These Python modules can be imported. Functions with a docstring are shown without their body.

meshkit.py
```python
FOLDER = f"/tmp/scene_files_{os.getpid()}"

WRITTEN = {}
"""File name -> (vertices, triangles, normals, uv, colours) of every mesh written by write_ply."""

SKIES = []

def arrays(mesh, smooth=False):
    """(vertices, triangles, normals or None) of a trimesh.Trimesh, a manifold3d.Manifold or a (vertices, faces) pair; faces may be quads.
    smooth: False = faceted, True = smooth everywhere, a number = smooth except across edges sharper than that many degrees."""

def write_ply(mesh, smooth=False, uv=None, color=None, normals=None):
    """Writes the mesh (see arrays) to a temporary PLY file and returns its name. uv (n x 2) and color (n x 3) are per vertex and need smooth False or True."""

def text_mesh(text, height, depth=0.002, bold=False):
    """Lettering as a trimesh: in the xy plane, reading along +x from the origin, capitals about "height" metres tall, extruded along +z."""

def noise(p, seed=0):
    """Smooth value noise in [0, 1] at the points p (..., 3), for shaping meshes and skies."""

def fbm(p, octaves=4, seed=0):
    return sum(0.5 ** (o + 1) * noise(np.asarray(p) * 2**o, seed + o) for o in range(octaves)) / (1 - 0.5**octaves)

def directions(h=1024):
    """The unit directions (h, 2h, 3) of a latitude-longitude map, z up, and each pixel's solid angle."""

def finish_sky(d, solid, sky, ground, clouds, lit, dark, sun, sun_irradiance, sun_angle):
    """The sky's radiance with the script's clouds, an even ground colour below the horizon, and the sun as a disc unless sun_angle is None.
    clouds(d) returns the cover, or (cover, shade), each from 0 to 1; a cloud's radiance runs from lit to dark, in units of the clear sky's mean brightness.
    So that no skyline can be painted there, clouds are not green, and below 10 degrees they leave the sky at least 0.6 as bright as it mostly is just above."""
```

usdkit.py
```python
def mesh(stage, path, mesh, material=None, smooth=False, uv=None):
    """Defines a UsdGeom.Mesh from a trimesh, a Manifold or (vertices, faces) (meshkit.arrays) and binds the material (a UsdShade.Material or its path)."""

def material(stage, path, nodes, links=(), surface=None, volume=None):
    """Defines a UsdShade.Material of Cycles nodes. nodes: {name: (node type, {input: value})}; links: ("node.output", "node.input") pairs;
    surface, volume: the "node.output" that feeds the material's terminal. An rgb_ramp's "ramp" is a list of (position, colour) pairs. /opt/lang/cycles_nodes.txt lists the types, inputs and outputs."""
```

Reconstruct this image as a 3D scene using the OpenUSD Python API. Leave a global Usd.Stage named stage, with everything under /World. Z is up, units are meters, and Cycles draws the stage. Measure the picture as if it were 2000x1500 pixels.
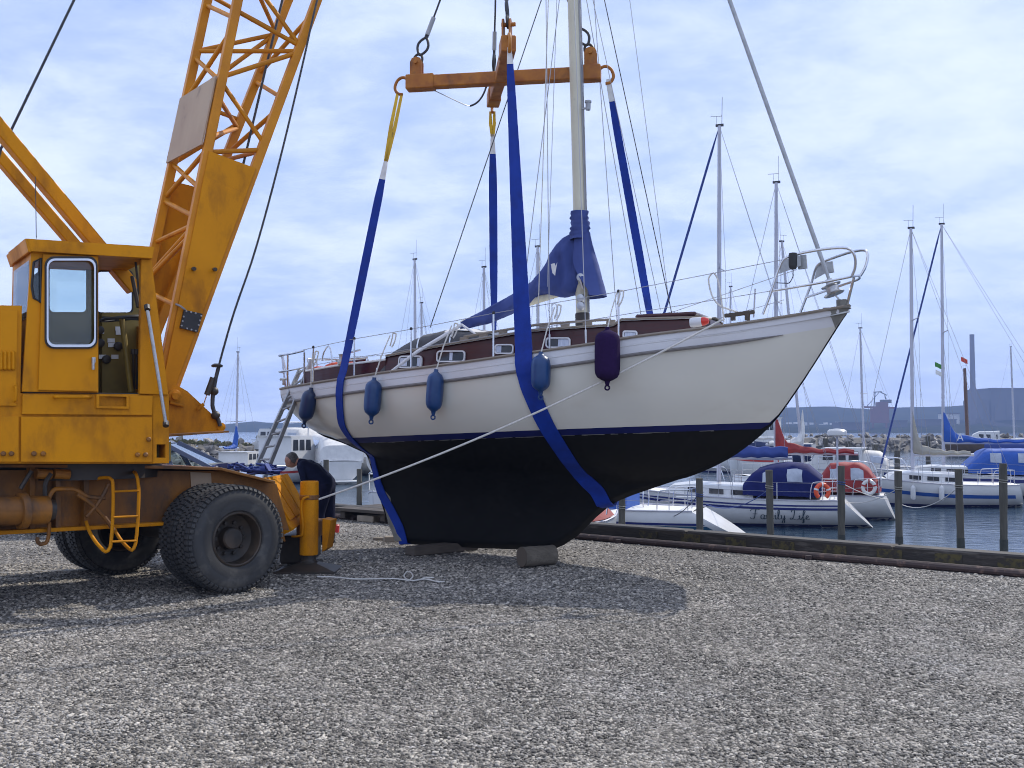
import math, random
import numpy as np, trimesh
from shapely.geometry import Polygon
from pxr import Usd, UsdGeom, UsdLux, UsdShade, Gf, Sdf, Vt
import usdkit, meshkit

random.seed(7); rng = np.random.default_rng(7)
stage = Usd.Stage.CreateInMemory()
UsdGeom.SetStageUpAxis(stage, 'Z'); UsdGeom.SetStageMetersPerUnit(stage, 1)
UsdGeom.Xform.Define(stage, '/World'); UsdGeom.Scope.Define(stage, '/World/Looks')
A3 = lambda *a: np.array(a, float)

# ------------------------------------------------------------------ camera
F, HZ, EYE = 2000., 839., 1.7
TH = math.atan((HZ - 750) / F)
cam = UsdGeom.Camera.Define(stage, '/World/camera')
cam.CreateHorizontalApertureAttr(36.0); cam.CreateVerticalApertureAttr(27.0); cam.CreateFocalLengthAttr(36.0)
cam.CreateClippingRangeAttr(Gf.Vec2f(0.1, 20000))
cam.AddTranslateOp().Set(Gf.Vec3d(0, 0, EYE)); cam.AddRotateXOp().Set(90 + math.degrees(TH))
cam.CreateExposureAttr(0.0)
# ------------------------------------------------------------------ sun and sky
SUN = A3(.74, .69, 1.0); SUN /= np.linalg.norm(SUN)
SUN_EL, SUN_ROT = math.asin(SUN[2]), math.atan2(SUN[0], SUN[1])
sky_nodes = {
    'tc': ('texture_coordinate', {}), 'sep': ('separate_xyz', {}),
    'zb': ('math', {'math_type': 'maximum', 'value2': 0.0}), 'za': ('math', {'math_type': 'add', 'value2': 0.22}),
    'dx': ('math', {'math_type': 'divide'}), 'dy': ('math', {'math_type': 'divide'}),
    'cv': ('combine_xyz', {'z': 0.3}),
    'mp': ('mapping', {'scale': (1.25, 1.5, 1.0), 'rotation': (0, 0, 0.35), 'location': (1.3, .4, 0)}),
    'n1': ('noise_texture', {'scale': 1.0, 'detail': 7.0, 'roughness': 0.55, 'distortion': 0.35}),
    'n2': ('noise_texture', {'scale': 3.4, 'detail': 6.0, 'roughness': 0.6, 'distortion': 0.2}),
    'nm': ('mix_float', {'fac': 0.42}),
    'rp': ('rgb_ramp', {'ramp': [(0.0, (.06,) * 3), (.37, (.15,) * 3), (.45, (.38,) * 3), (.54, (.76,) * 3), (.63, (1.,) * 3)]}),
    'bw': ('rgb_to_bw', {}),
    'sk': ('sky_texture', {'sky_type': 'single_scattering', 'sun_disc': False, 'sun_elevation': SUN_EL, 'sun_rotation': SUN_ROT, 'altitude': 0.0, 'aerosol_density': .8}),
    'tint': ('mix_color', {'use_clamp': False, 'fac': .7, 'b': (4.7, 6.6, 11.8)}),
    'mx': ('mix_color', {'use_clamp': False, 'b': (9.0, 10.2, 13.1)}),
    'bg': ('background_shader', {'strength': 0.098})}
sky_mat = usdkit.material(stage, '/World/Looks/sky', sky_nodes,
    [('tc.generated', 'sep.vector'), ('sep.z', 'zb.value1'), ('zb.value', 'za.value1'), ('sep.x', 'dx.value1'), ('za.value', 'dx.value2'),
     ('sep.y', 'dy.value1'), ('za.value', 'dy.value2'), ('dx.value', 'cv.x'), ('dy.value', 'cv.y'), ('cv.vector', 'mp.vector'),
     ('mp.vector', 'n1.vector'), ('mp.vector', 'n2.vector'), ('n1.fac', 'nm.a'), ('n2.fac', 'nm.b'), ('nm.result', 'rp.fac'),
     ('rp.color', 'bw.color'), ('bw.val', 'mx.fac'), ('sk.color', 'tint.a'), ('tint.result', 'mx.a'), ('mx.result', 'bg.color')], surface='bg.background')
dome = UsdLux.DomeLight.Define(stage, '/World/sky')
UsdShade.MaterialBindingAPI.Apply(dome.GetPrim()).Bind(sky_mat)
dome.GetPrim().SetCustomDataByKey('kind', 'structure')
sun = UsdLux.DistantLight.Define(stage, '/World/sun')
sun.CreateIntensityAttr(1.2); sun.CreateAngleAttr(0.6); sun.CreateColorAttr(Gf.Vec3f(1.0, .95, .87)); sun.CreateNormalizeAttr(True)
q = Gf.Rotation(Gf.Vec3d(0, 0, -1), Gf.Vec3d(*(-SUN)))
sun.AddTransformOp().Set(Gf.Matrix4d().SetRotate(q))

# ------------------------------------------------------------------ measuring helpers (camera rays to planes, used to size things from the photo)
FW = A3(0, math.cos(TH), math.sin(TH)); UP = A3(0, -math.sin(TH), math.cos(TH)); RT = A3(1, 0, 0); CP = A3(0, 0, EYE)
def ray(px, py): return FW + (px - 1000) / F * RT + (750 - py) / F * UP
def at(px, py, Y):
    d = ray(px, py); return CP + d * (Y / d[1])
def onz(px, py, z):
    d = ray(px, py); return CP + d * ((z - EYE) / d[2])
def onplane(px, py, o, n):
    d = ray(px, py); return CP + d * (np.dot(np.asarray(o) - CP, n) / np.dot(d, n))
def unit(v): v = np.asarray(v, float); return v / (np.linalg.norm(v) + 1e-12)
Z = A3(0, 0, 1)

# ------------------------------------------------------------------ mesh builder
class MB:
    def __init__(s): s.v, s.f, s.n = [], [], 0
    def add(s, v, f):
        v = np.asarray(v, float); f = np.asarray(f, int)
        if f.shape[1] == 4: f = np.vstack([f[:, [0, 1, 2]], f[:, [0, 2, 3]]])
        s.v.append(v); s.f.append(f + s.n); s.n += len(v); return s
    def tm(s, m): return s.add(m.vertices, m.faces)
    def box(s, c, size, ax=None, ch=0.0):
        c = np.asarray(c, float); h = np.asarray(size, float) / 2
        R = np.eye(3) if ax is None else np.array(ax, float)
        if ch > 0:
            ch = min(ch, h.min() * .9); pts = []
            for sx in (-1, 1):
                for sy in (-1, 1):
                    for sz in (-1, 1):
                        k = A3(sx, sy, sz)
                        for i in range(3):
                            p = k * (h - ch); p[i] = k[i] * h[i]; pts.append(p)
            m = trimesh.convex.convex_hull(np.array(pts)); return s.add(m.vertices @ R + c, m.faces)
        v = np.array([[x, y, z] for x in (-1, 1) for y in (-1, 1) for z in (-1, 1)]) * h
        f = [[0, 1, 3, 2], [4, 6, 7, 5], [0, 4, 5, 1], [2, 3, 7, 6], [0, 2, 6, 4], [1, 5, 7, 3]]
        return s.add(v @ R + c, f)
    def bar(s, p0, p1, w, h=None, up=Z, ch=0.0):
        p0, p1 = np.asarray(p0, float), np.asarray(p1, float); h = w if h is None else h
        d = unit(p1 - p0); side = np.cross(up, d)
        if np.linalg.norm(side) < 1e-4: side = np.cross(A3(1, 0, 0), d)
        side = unit(side); u = np.cross(d, side)
        return s.box((p0 + p1) / 2, (np.linalg.norm(p1 - p0), w, h), (d, side, u), ch)
    def tube(s, pts, r, n=8, caps=True):
        pts = np.asarray(pts, float); k = len(pts); r = np.broadcast_to(np.asarray(r, float), k)
        t = np.gradient(pts, axis=0); t /= np.linalg.norm(t, axis=1, keepdims=True) + 1e-12
        a = np.cross(t[0], Z if abs(t[0][2]) < .9 else A3(1, 0, 0)); a = unit(a); rings = []
        ang = np.linspace(0, 2 * np.pi, n, endpoint=False)
        for i in range(k):
            a = unit(a - t[i] * np.dot(a, t[i])); b = np.cross(t[i], a)
            rings.append(pts[i] + r[i] * (np.outer(np.cos(ang), a) + np.outer(np.sin(ang), b)))
        s.grid(np.array(rings), wrap=True)
        if caps:
            for i, rg in ((0, rings[0]), (k - 1, rings[-1])):
                idx = np.arange(n); f = np.stack([np.full(n, n), idx, (idx + 1) % n], 1)
                if i == 0: f = f[:, [0, 2, 1]]
                s.add(np.vstack([rg, pts[i]]), f)
        return s
    def grid(s, g, wrap=False):
        g = np.asarray(g, float); m, n = g.shape[:2]
        i, j = np.meshgrid(np.arange(m - 1), np.arange(n if wrap else n - 1), indexing='ij')
        a = i * n + j; b = i * n + (j + 1) % n; c = (i + 1) * n + (j + 1) % n; d = (i + 1) * n + j
        return s.add(g.reshape(-1, 3), np.stack([a, b, c, d], -1).reshape(-1, 4))
    def lathe(s, c, axis, prof, n=24):
        axis = unit(axis); a = unit(np.cross(axis, A3(0, 0, 1) if abs(axis[2]) < .9 else A3(1, 0, 0))); b = np.cross(axis, a)
        ang = np.linspace(0, 2 * np.pi, n, endpoint=False)
        ring = np.outer(np.cos(ang), a) + np.outer(np.sin(ang), b)
        return s.grid(np.array([np.asarray(c) + axis * h + max(r, 1e-4) * ring for r, h in prof]), wrap=True)
    def prism(s, poly, vec, holes=()):
        poly = [np.asarray(p, float) for p in poly]; vec = np.asarray(vec, float); n = unit(vec)
        e1 = unit((poly[1] - poly[0]) - n * np.dot(poly[1] - poly[0], n)); e2 = np.cross(n, e1); o = poly[0]
        to2 = lambda P: [(np.dot(p - o, e1), np.dot(p - o, e2)) for p in P]
        pg = Polygon(to2(poly), [to2([np.asarray(p, float) for p in h]) for h in holes])
        if not pg.is_valid: pg = pg.buffer(0)
        for g in getattr(pg, 'geoms', [pg]):
            m = trimesh.creation.extrude_polygon(g, np.linalg.norm(vec), engine='earcut')
            s.add(o + m.vertices @ np.array([e1, e2, n]), m.faces)
        return s
    def ribbon(s, pts, wd, w, th=.012):
        pts = np.asarray(pts, float); wd = np.array([unit(x) for x in np.broadcast_to(wd, pts.shape)]); w = np.broadcast_to(w, len(pts))[:, None]
        t = np.gradient(pts, axis=0); nn = np.cross(t, wd); nn /= np.linalg.norm(nn, axis=1, keepdims=True) + 1e-12
        L, R = pts - wd * w / 2, pts + wd * w / 2
        g = np.stack([L + nn * th / 2, R + nn * th / 2, R - nn * th / 2, L - nn * th / 2], 1)
        return s.grid(g, wrap=True)
    def arrays(s): return np.vstack(s.v), np.vstack(s.f)

def frame(loc, rotz):
    c, sn = math.cos(rotz), math.sin(rotz); return np.asarray(loc, float), np.array([[c, sn, 0], [-sn, c, 0], [0, 0, 1]])   # rows: local axes
FR, NAMES = {}, {}
def numbered(parent, name):
    k = (parent, name); i = NAMES.get(k, 0); NAMES[k] = i + 1
    return f'{parent}/{name}' if i == 0 else f'{parent}/{name}_{i:03d}'
def tag(path, label=None, cat=None, group=None, kind=None):
    p = stage.GetPrimAtPath(path)
    for k, v in (('label', label), ('category', cat), ('group', group), ('kind', kind)):
        if v: p.SetCustomDataByKey(k, v)
    return path
def thing(name, label, cat, loc=(0, 0, 0), rotz=0., group=None, kind=None):
    path = numbered('/World', name); x = UsdGeom.Xform.Define(stage, path)
    x.AddTranslateOp().Set(Gf.Vec3d(*map(float, loc))); x.AddRotateZOp().Set(math.degrees(rotz))
    FR[path] = frame(loc, rotz); return tag(path, label, cat, group, kind)
def part(parent, name, mb, m, local=False, smooth=35, label=None, kind=None, uv=None):
    """one Mesh prim under a thing or a part; geometry given in world space unless local"""
    path = numbered(parent, name); v, f = mb.arrays() if isinstance(mb, MB) else mb
    fr = FR.get(parent)
    if fr is not None and not local: v = (v - fr[0]) @ fr[1].T
    usdkit.mesh(stage, path, (v, f), M[m], smooth=smooth)
    FR[path] = fr
    if label or kind: tag(path, label, None, None, kind)
    return path
def solo(name, mb, m, label=None, cat=None, group=None, kind=None, smooth=35):
    """a thing that is one mesh, its own pivot at its foot"""
    path = numbered('/World', name); v, f = mb.arrays(); o = A3(*((v.min(0) + v.max(0)) / 2)); o[2] = v[:, 2].min()
    if kind == 'structure': o = A3(0, 0, 0)
    g = usdkit.mesh(stage, path, (v - o, f), M[m], smooth=smooth); g.AddTranslateOp().Set(Gf.Vec3d(*o)); FR[path] = (o, np.eye(3))
    return tag(path, label, cat, group, kind)

# ------------------------------------------------------------------ materials
M = {}
def mat(name, c, c2=None, scale=4., detail=4., rough=.5, rough2=None, metal=0., bump=0., bscale=None, stretch=(1, 1, 1), coat=0., bevel=0., lo=.35, hi=.65, spec=None, dirt=None, dscale=2.5, dlo=.55, dhi=.72, rnd=0., sheen=0.):
    c2 = c if c2 is None else c2; rough2 = rough if rough2 is None else rough2
    nd = {'g': ('geometry', {}), 'mp': ('mapping', {'scale': stretch}), 'n': ('noise_texture', {'scale': scale, 'detail': detail, 'roughness': .6}),
          'r': ('rgb_ramp', {'ramp': [(lo, c), (hi, c2)]}), 'rr': ('map_range', {'from_min': .3, 'from_max': .7, 'to_min': rough, 'to_max': rough2}),
          'p': ('principled_bsdf', {'metallic': metal, 'coat_weight': coat, 'coat_roughness': .12})}
    if spec is not None: nd['p'][1]['specular_ior_level'] = spec
    if sheen: nd['p'][1]['sheen_weight'] = sheen
    lk = [('g.position', 'mp.vector'), ('mp.vector', 'n.vector'), ('n.fac', 'r.fac'), ('n.fac', 'rr.value'), ('rr.result', 'p.roughness')]
    col = 'r.color'
    if dirt is not None:
        nd['dn'] = ('noise_texture', {'scale': dscale, 'detail': 8., 'roughness': .65}); nd['dr'] = ('map_range', {'from_min': dlo, 'from_max': dhi, 'to_min': 0., 'to_max': .85, 'clamp': True})
        nd['dm'] = ('mix_color', {'b': dirt}); lk += [('mp.vector', 'dn.vector'), ('dn.fac', 'dr.value'), ('dr.result', 'dm.fac'), (col, 'dm.a')]; col = 'dm.result'
    if rnd:
        nd['oi'] = ('object_info', {}); nd['om'] = ('map_range', {'to_min': 1 - rnd, 'to_max': 1 + rnd}); nd['hv'] = ('hsv', {})
        lk += [('oi.random', 'om.value'), ('om.result', 'hv.value'), (col, 'hv.color')]; col = 'hv.color'
    lk.append((col, 'p.base_color'))
    if bump:
        nd['bn'] = ('noise_texture', {'scale': bscale or scale * 4, 'detail': 5.}); nd['b'] = ('bump', {'strength': bump, 'distance': .02})
        lk += [('mp.vector', 'bn.vector'), ('bn.fac', 'b.height'), ('b.normal', 'p.normal')]
    if bevel:
        nd['bv'] = ('bevel', {'radius': bevel, 'samples': 4}); lk.append(('bv.bevel', 'b.normal' if bump else 'p.normal'))
    M[name] = usdkit.material(stage, f'/World/Looks/{name}', nd, lk, surface='p.BSDF'); return name

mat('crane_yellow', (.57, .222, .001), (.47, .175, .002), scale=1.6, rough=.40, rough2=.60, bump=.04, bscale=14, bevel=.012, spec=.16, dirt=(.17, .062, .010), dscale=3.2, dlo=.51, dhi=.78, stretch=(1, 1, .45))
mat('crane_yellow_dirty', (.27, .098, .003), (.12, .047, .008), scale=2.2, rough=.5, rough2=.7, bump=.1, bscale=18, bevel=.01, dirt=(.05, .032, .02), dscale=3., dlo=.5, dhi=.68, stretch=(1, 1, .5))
mat('lattice_yellow', (.55, .21, .002), (.44, .16, .004), scale=3., rough=.4, rough2=.55, bevel=.01, spec=.3)
mat('spreader_orange', (.40, .145, .005), (.26, .08, .010), scale=5., rough=.5, rough2=.65, bump=.08, bevel=.008, dirt=(.12, .05, .02), dscale=6.)
mat('cab_interior', (.22, .15, .02), (.16, .11, .02), scale=3., rough=.6)
mat('black_rubber', (.012, .012, .013), (.02, .02, .022), scale=8., rough=.6)
mat('tyre_rubber', (.023, .023, .024), (.038, .037, .036), scale=2.5, rough=.75, rough2=.85, bump=.08, bscale=40, dirt=(.10, .092, .08), dscale=5., dlo=.55, dhi=.78)
mat('rim_black', (.018, .015, .012), (.05, .033, .02), scale=6., rough=.55)
mat('dark_grease', (.02, .016, .012), (.035, .025, .018), scale=6., rough=.5)
mat('steel', (.42, .42, .43), (.5, .5, .5), scale=9., rough=.25, rough2=.38, metal=1.)
mat('stainless', (.62, .62, .64), rough=.16, metal=1.)
mat('galvanised', (.36, .37, .38), (.28, .29, .30), scale=12., rough=.45, metal=.6)
mat('wire_dark', (.035, .035, .042), (.055, .055, .06), scale=30., rough=.5, metal=.4)
mat('wire_light', (.30, .30, .32), rough=.4, metal=.5)
mat('wire_far', (.22, .22, .25), rough=.5)
mat('board_wood', (.40, .29, .19), (.34, .235, .155), scale=2., rough=.7, dirt=(.10, .08, .07), dscale=4., dlo=.6, dhi=.75, stretch=(1, 1, .5))
mat('hull_cream', (.56, .54, .475), (.53, .51, .45), scale=1., rough=.2, rough2=.28, coat=.35, dirt=(.48, .45, .38), dscale=1.3, dlo=.56, dhi=.85, stretch=(1, 1, 2.5))
mat('hull_white', (.56, .555, .57), (.53, .525, .54), scale=1.5, rough=.22, coat=.25)
mat('boot_blue', (.005, .008, .055), (.007, .010, .068), scale=4., rough=.35, spec=.2)
mat('antifoul_black', (.003, .0032, .0034), (.005, .005, .0052), scale=3., rough=.5, rough2=.65, bump=.06, bscale=25, dirt=(.009, .009, .009), dscale=4., dlo=.55, dhi=.8, spec=.16)
mat('rudder_grey', (.20, .19, .165), (.13, .125, .11), scale=6., rough=.7)
mat('strake_grey', (.17, .155, .15), (.13, .12, .115), scale=8., rough=.55)
mat('toe_rail_teak', (.22, .18, .14), (.17, .14, .11), scale=12., rough=.7, stretch=(.3, .3, 3))
mat('mahogany', (.040, .007, .007), (.026, .005, .006), scale=7., rough=.25, rough2=.34, coat=.12, spec=.35, stretch=(.4, .4, 4))
mat('deck_white', (.62, .62, .60), (.56, .56, .55), scale=3., rough=.6)
mat('mast_cream', (.56, .53, .40), (.50, .47, .36), scale=2., rough=.35, dirt=(.34, .32, .26), dscale=5., dlo=.6, dhi=.8)
mat('cover_blue', (.038, .058, .19), (.052, .074, .22), scale=3., rough=.75, bump=.45, bscale=6, spec=.2)
mat('sling_blue', (.006, .029, .22), (.008, .036, .27), scale=5., rough=.55, bump=.1, bscale=60, dirt=(.010, .022, .15), dscale=4., dlo=.5, dhi=.75, spec=.2)
mat('sling_yellow', (.62, .40, .02), (.5, .30, .02), scale=10., rough=.7, dirt=(.07, .05, .02), dscale=14., dlo=.62, dhi=.7, stretch=(1, 1, .4))
mat('sling_white', (.66, .66, .64), (.55, .55, .54), scale=12., rough=.7)
mat('fender_blue', (.004, .030, .105), (.005, .036, .125), scale=5., rough=.28, rough2=.38)
mat('fender_navy', (.005, .018, .06), rough=.35)
mat('fender_purple', (.018, .008, .042), (.024, .010, .05), scale=60., rough=.95, bump=.4, bscale=120, spec=.1)
mat('rope_white', (.58, .56, .52), (.45, .43, .40), scale=40., rough=.8)
mat('rope_blue', (.03, .06, .22), rough=.8)
mat('hood_grey', (.045, .045, .05), (.075, .075, .08), scale=4., rough=.7, bump=.3, bscale=10)
mat('hood_light', (.55, .54, .52), (.45, .44, .43), scale=5., rough=.75, bump=.25, bscale=9)
mat('orange_cloth', (.50, .065, .02), (.38, .05, .02), scale=6., rough=.8)
mat('red_cloth', (.25, .018, .018), (.19, .014, .014), scale=4., rough=.75, bump=.2, bscale=9)
mat('blue_cloth', (.015, .035, .17), (.02, .045, .20), scale=4., rough=.75, bump=.2, bscale=9)
mat('navy_cloth', (.006, .010, .075), (.009, .014, .09), scale=4., rough=.75, bump=.2, bscale=9, spec=.15)
mat('bright_blue_cloth', (.010, .065, .30), (.012, .075, .34), scale=4., rough=.7, bump=.2, bscale=9)
mat('tan_cloth', (.30, .28, .235), (.25, .235, .20), scale=4., rough=.8, bump=.3, bscale=9)
mat('white_cloth', (.60, .59, .57), (.52, .51, .50), scale=4., rough=.8, bump=.3, bscale=9)
mat('boat_white', (.54, .54, .54), (.47, .47, .46), scale=.8, rough=.3, coat=.15)
mat('boat_grey', (.46, .46, .47), (.42, .42, .43), scale=1., rough=.4)
mat('boat_navy', (.02, .03, .09), rough=.3)
mat('boat_brown', (.09, .055, .03), (.06, .04, .025), scale=3., rough=.6)
mat('boat_red', (.35, .03, .025), rough=.45)
mat('boat_salmon', (.50, .19, .13), rough=.6)
mat('stripe_blue', (.02, .07, .26), rough=.35)
mat('stripe_navy', (.015, .02, .10), rough=.35)
mat('stripe_teal', (.02, .07, .13), rough=.35)
mat('alu_mast', (.42, .42, .47), (.38, .38, .43), scale=1.5, rough=.4, metal=.35)
mat('wood_mast', (.10, .05, .03), rough=.5)
mat('dark_glass', (.012, .014, .018), (.03, .033, .04), scale=3., rough=.06)
mat('clear_vinyl', (.36, .39, .45), (.26, .29, .34), scale=3., rough=.12)
mat('curtain', (.55, .58, .66), (.38, .42, .52), scale=14., rough=.9, stretch=(3, 3, .2))
mat('orange_ring', (.6, .07, .02), rough=.5)
mat('lamp_red', (.5, .03, .02), rough=.2)
mat('lamp_amber', (.6, .25, .03), rough=.2)
mat('pile_wood', (.080, .072, .055), (.048, .044, .034), scale=5., rough=.85, bump=.5, bscale=16, stretch=(3, 3, .35))
mat('pile_wet', (.018, .020, .016), (.03, .032, .025), scale=7., rough=.5, bump=.4, bscale=20)
mat('kerb_timber', (.036, .028, .022), (.022, .018, .015), scale=3., rough=.8, bump=.5, bscale=10, stretch=(.5, .5, 3), dirt=(.11, .095, .08), dscale=4.)
mat('yellow_faded', (.075, .060, .020), (.032, .026, .02), scale=14., detail=8., rough=.9, lo=.42, hi=.56)
mat('rust_pipe', (.050, .029, .025), (.034, .021, .019), scale=5., rough=.7, bump=.2, dirt=(.20, .12, .09), dscale=9.)
mat('concrete', (.30, .29, .275), (.24, .235, .22), scale=3., rough=.9, bump=.3)
mat('timber_dark', (.065, .050, .038), (.045, .036, .028), scale=4., rough=.85, bump=.4, stretch=(.6, .6, 3))
mat('timber_light', (.30, .25, .19), (.22, .185, .14), scale=5., rough=.85, bump=.4)
mat('log_bark', (.125, .105, .08), (.085, .07, .052), scale=6., rough=.9, bump=.6, bscale=18, stretch=(.5, 3, 3))
mat('log_end', (.075, .058, .042), rough=.9)
mat('rock', (.30, .275, .245), (.17, .155, .14), scale=1.4, rough=.9, bump=.4, rnd=.35)
mat('rock_dark', (.16, .145, .125), (.09, .085, .075), scale=1.4, rough=.9, bump=.4, rnd=.3)
mat('grass_bank', (.055, .062, .022), (.085, .078, .03), scale=2., rough=.95, bump=.5)
mat('bush_leaf', (.045, .075, .018), (.065, .095, .025), scale=1., rough=.7, rnd=.3)
mat('hill_wood', (.012, .018, .010), (.024, .028, .015), scale=.05, detail=8., rough=1., lo=.42, hi=.58, dirt=(.05, .048, .03), dscale=.012, dlo=.62, dhi=.7, spec=0.)
mat('town_pale', (.48, .46, .42), (.35, .34, .32), scale=.05, rough=.9)
mat('plant_wall', (.055, .05, .056), (.045, .042, .048), scale=.03, rough=.8)
mat('plant_wall_low', (.055, .05, .052), rough=.8)
mat('chimney_concrete', (.09, .08, .09), (.08, .07, .08), scale=.05, rough=.9)
mat('harbour_red', (.12, .035, .03), (.10, .03, .03), scale=.1, rough=.7)
mat('car_paint', (.05, .065, .11), rough=.25, coat=.6)
mat('cloth_navy', (.007, .009, .026), (.011, .014, .035), scale=9., rough=.9, bump=.3, bscale=14, spec=.1)
mat('cloth_trousers', (.007, .008, .022), (.011, .012, .03), scale=7., rough=.9, bump=.3, bscale=14, spec=.1)
mat('skin', (.30, .145, .095), (.27, .125, .08), scale=9., rough=.5)
mat('hair', (.05, .045, .042), (.09, .08, .075), scale=40., rough=.7, bump=.4)
mat('shoe', (.02, .018, .016), rough=.6)
mat('letter_dark', (.03, .05, .07), rough=.5)
mat('bucket_red', (.45, .02, .02), rough=.4)
mat('flag_green', (.05, .2, .04), rough=.8)
mat('orange_flag', (.5, .06, .03), rough=.8)
mat('hydraulic_chrome', (.45, .42, .40), rough=.3, metal=.8)
# gravel stones
mat('pebble', (.098, .087, .073), (.32, .289, .243), scale=9., rough=.85, rnd=.85, dirt=(.30, .278, .25), dscale=.42, dlo=.5, dhi=.72)
# gravel ground
gn = {'g': ('geometry', {}), 'v': ('voronoi_texture', {'scale': 46., 'randomness': 1.}), 'v2': ('voronoi_texture', {'scale': 95.}), 'n': ('noise_texture', {'scale': .55, 'detail': 6.}),
      'sx': ('separate_color', {}), 'cr': ('rgb_ramp', {'ramp': [(0, (.035, .032, .03)), (.3, (.085, .08, .073)), (.62, (.16, .15, .138)), (.85, (.27, .255, .235)), (1, (.50, .48, .46))]}),
      'lr': ('rgb_ramp', {'ramp': [(.32, (.78, .77, .76)), (.64, (1.25, 1.22, 1.17))]}), 'mm': ('mix_color', {'blend_type': 'multiply', 'fac': 1., 'use_clamp': False}),
      'ad': ('math', {'math_type': 'multiply_add', 'value2': .5}), 'b': ('bump', {'strength': .9, 'distance': .02, 'invert': True}), 'p': ('principled_bsdf', {'roughness': .9, 'specular_ior_level': .3})}
M['gravel'] = usdkit.material(stage, '/World/Looks/gravel', gn, [('g.position', 'v.vector'), ('g.position', 'v2.vector'), ('g.position', 'n.vector'), ('v.color', 'sx.color'), ('sx.r', 'cr.fac'),
      ('cr.color', 'mm.a'), ('n.fac', 'lr.fac'), ('lr.color', 'mm.b'), ('mm.result', 'p.base_color'), ('v2.distance', 'ad.value1'), ('v.distance', 'ad.value3'), ('ad.value', 'b.height'), ('b.normal', 'p.normal')], surface='p.BSDF')
wn = {'g': ('geometry', {}), 'mp': ('mapping', {'scale': (1., 1.6, 1.), 'rotation': (0, 0, .5)}), 'n1': ('noise_texture', {'scale': 2.2, 'detail': 4., 'roughness': .55}), 'n2': ('noise_texture', {'scale': .35, 'detail': 3.}),
      'ad': ('math', {'math_type': 'multiply_add', 'value2': 1.4}), 'b': ('bump', {'strength': .42, 'distance': .07}),
      'p': ('principled_bsdf', {'base_color': (.018, .034, .050), 'roughness': .07, 'ior': 1.33})}
M['water'] = usdkit.material(stage, '/World/Looks/water', wn, [('g.position', 'mp.vector'), ('mp.vector', 'n1.vector'), ('mp.vector', 'n2.vector'), ('n2.fac', 'ad.value1'), ('n1.fac', 'ad.value3'), ('ad.value', 'b.height'), ('b.normal', 'p.normal')], surface='p.BSDF')
pn = {'t': ('transparent_bsdf', {'color': (.86, .92, .93)}), 'g': ('glossy_bsdf', {'roughness': .03, 'color': (.9, .95, 1)}), 'f': ('fresnel', {'IOR': 1.5}), 'm': ('mix_closure', {})}
M['pane'] = usdkit.material(stage, '/World/Looks/pane', pn, [('f.fac', 'm.fac'), ('t.BSDF', 'm.closure1'), ('g.BSDF', 'm.closure2')], surface='m.closure')

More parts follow.
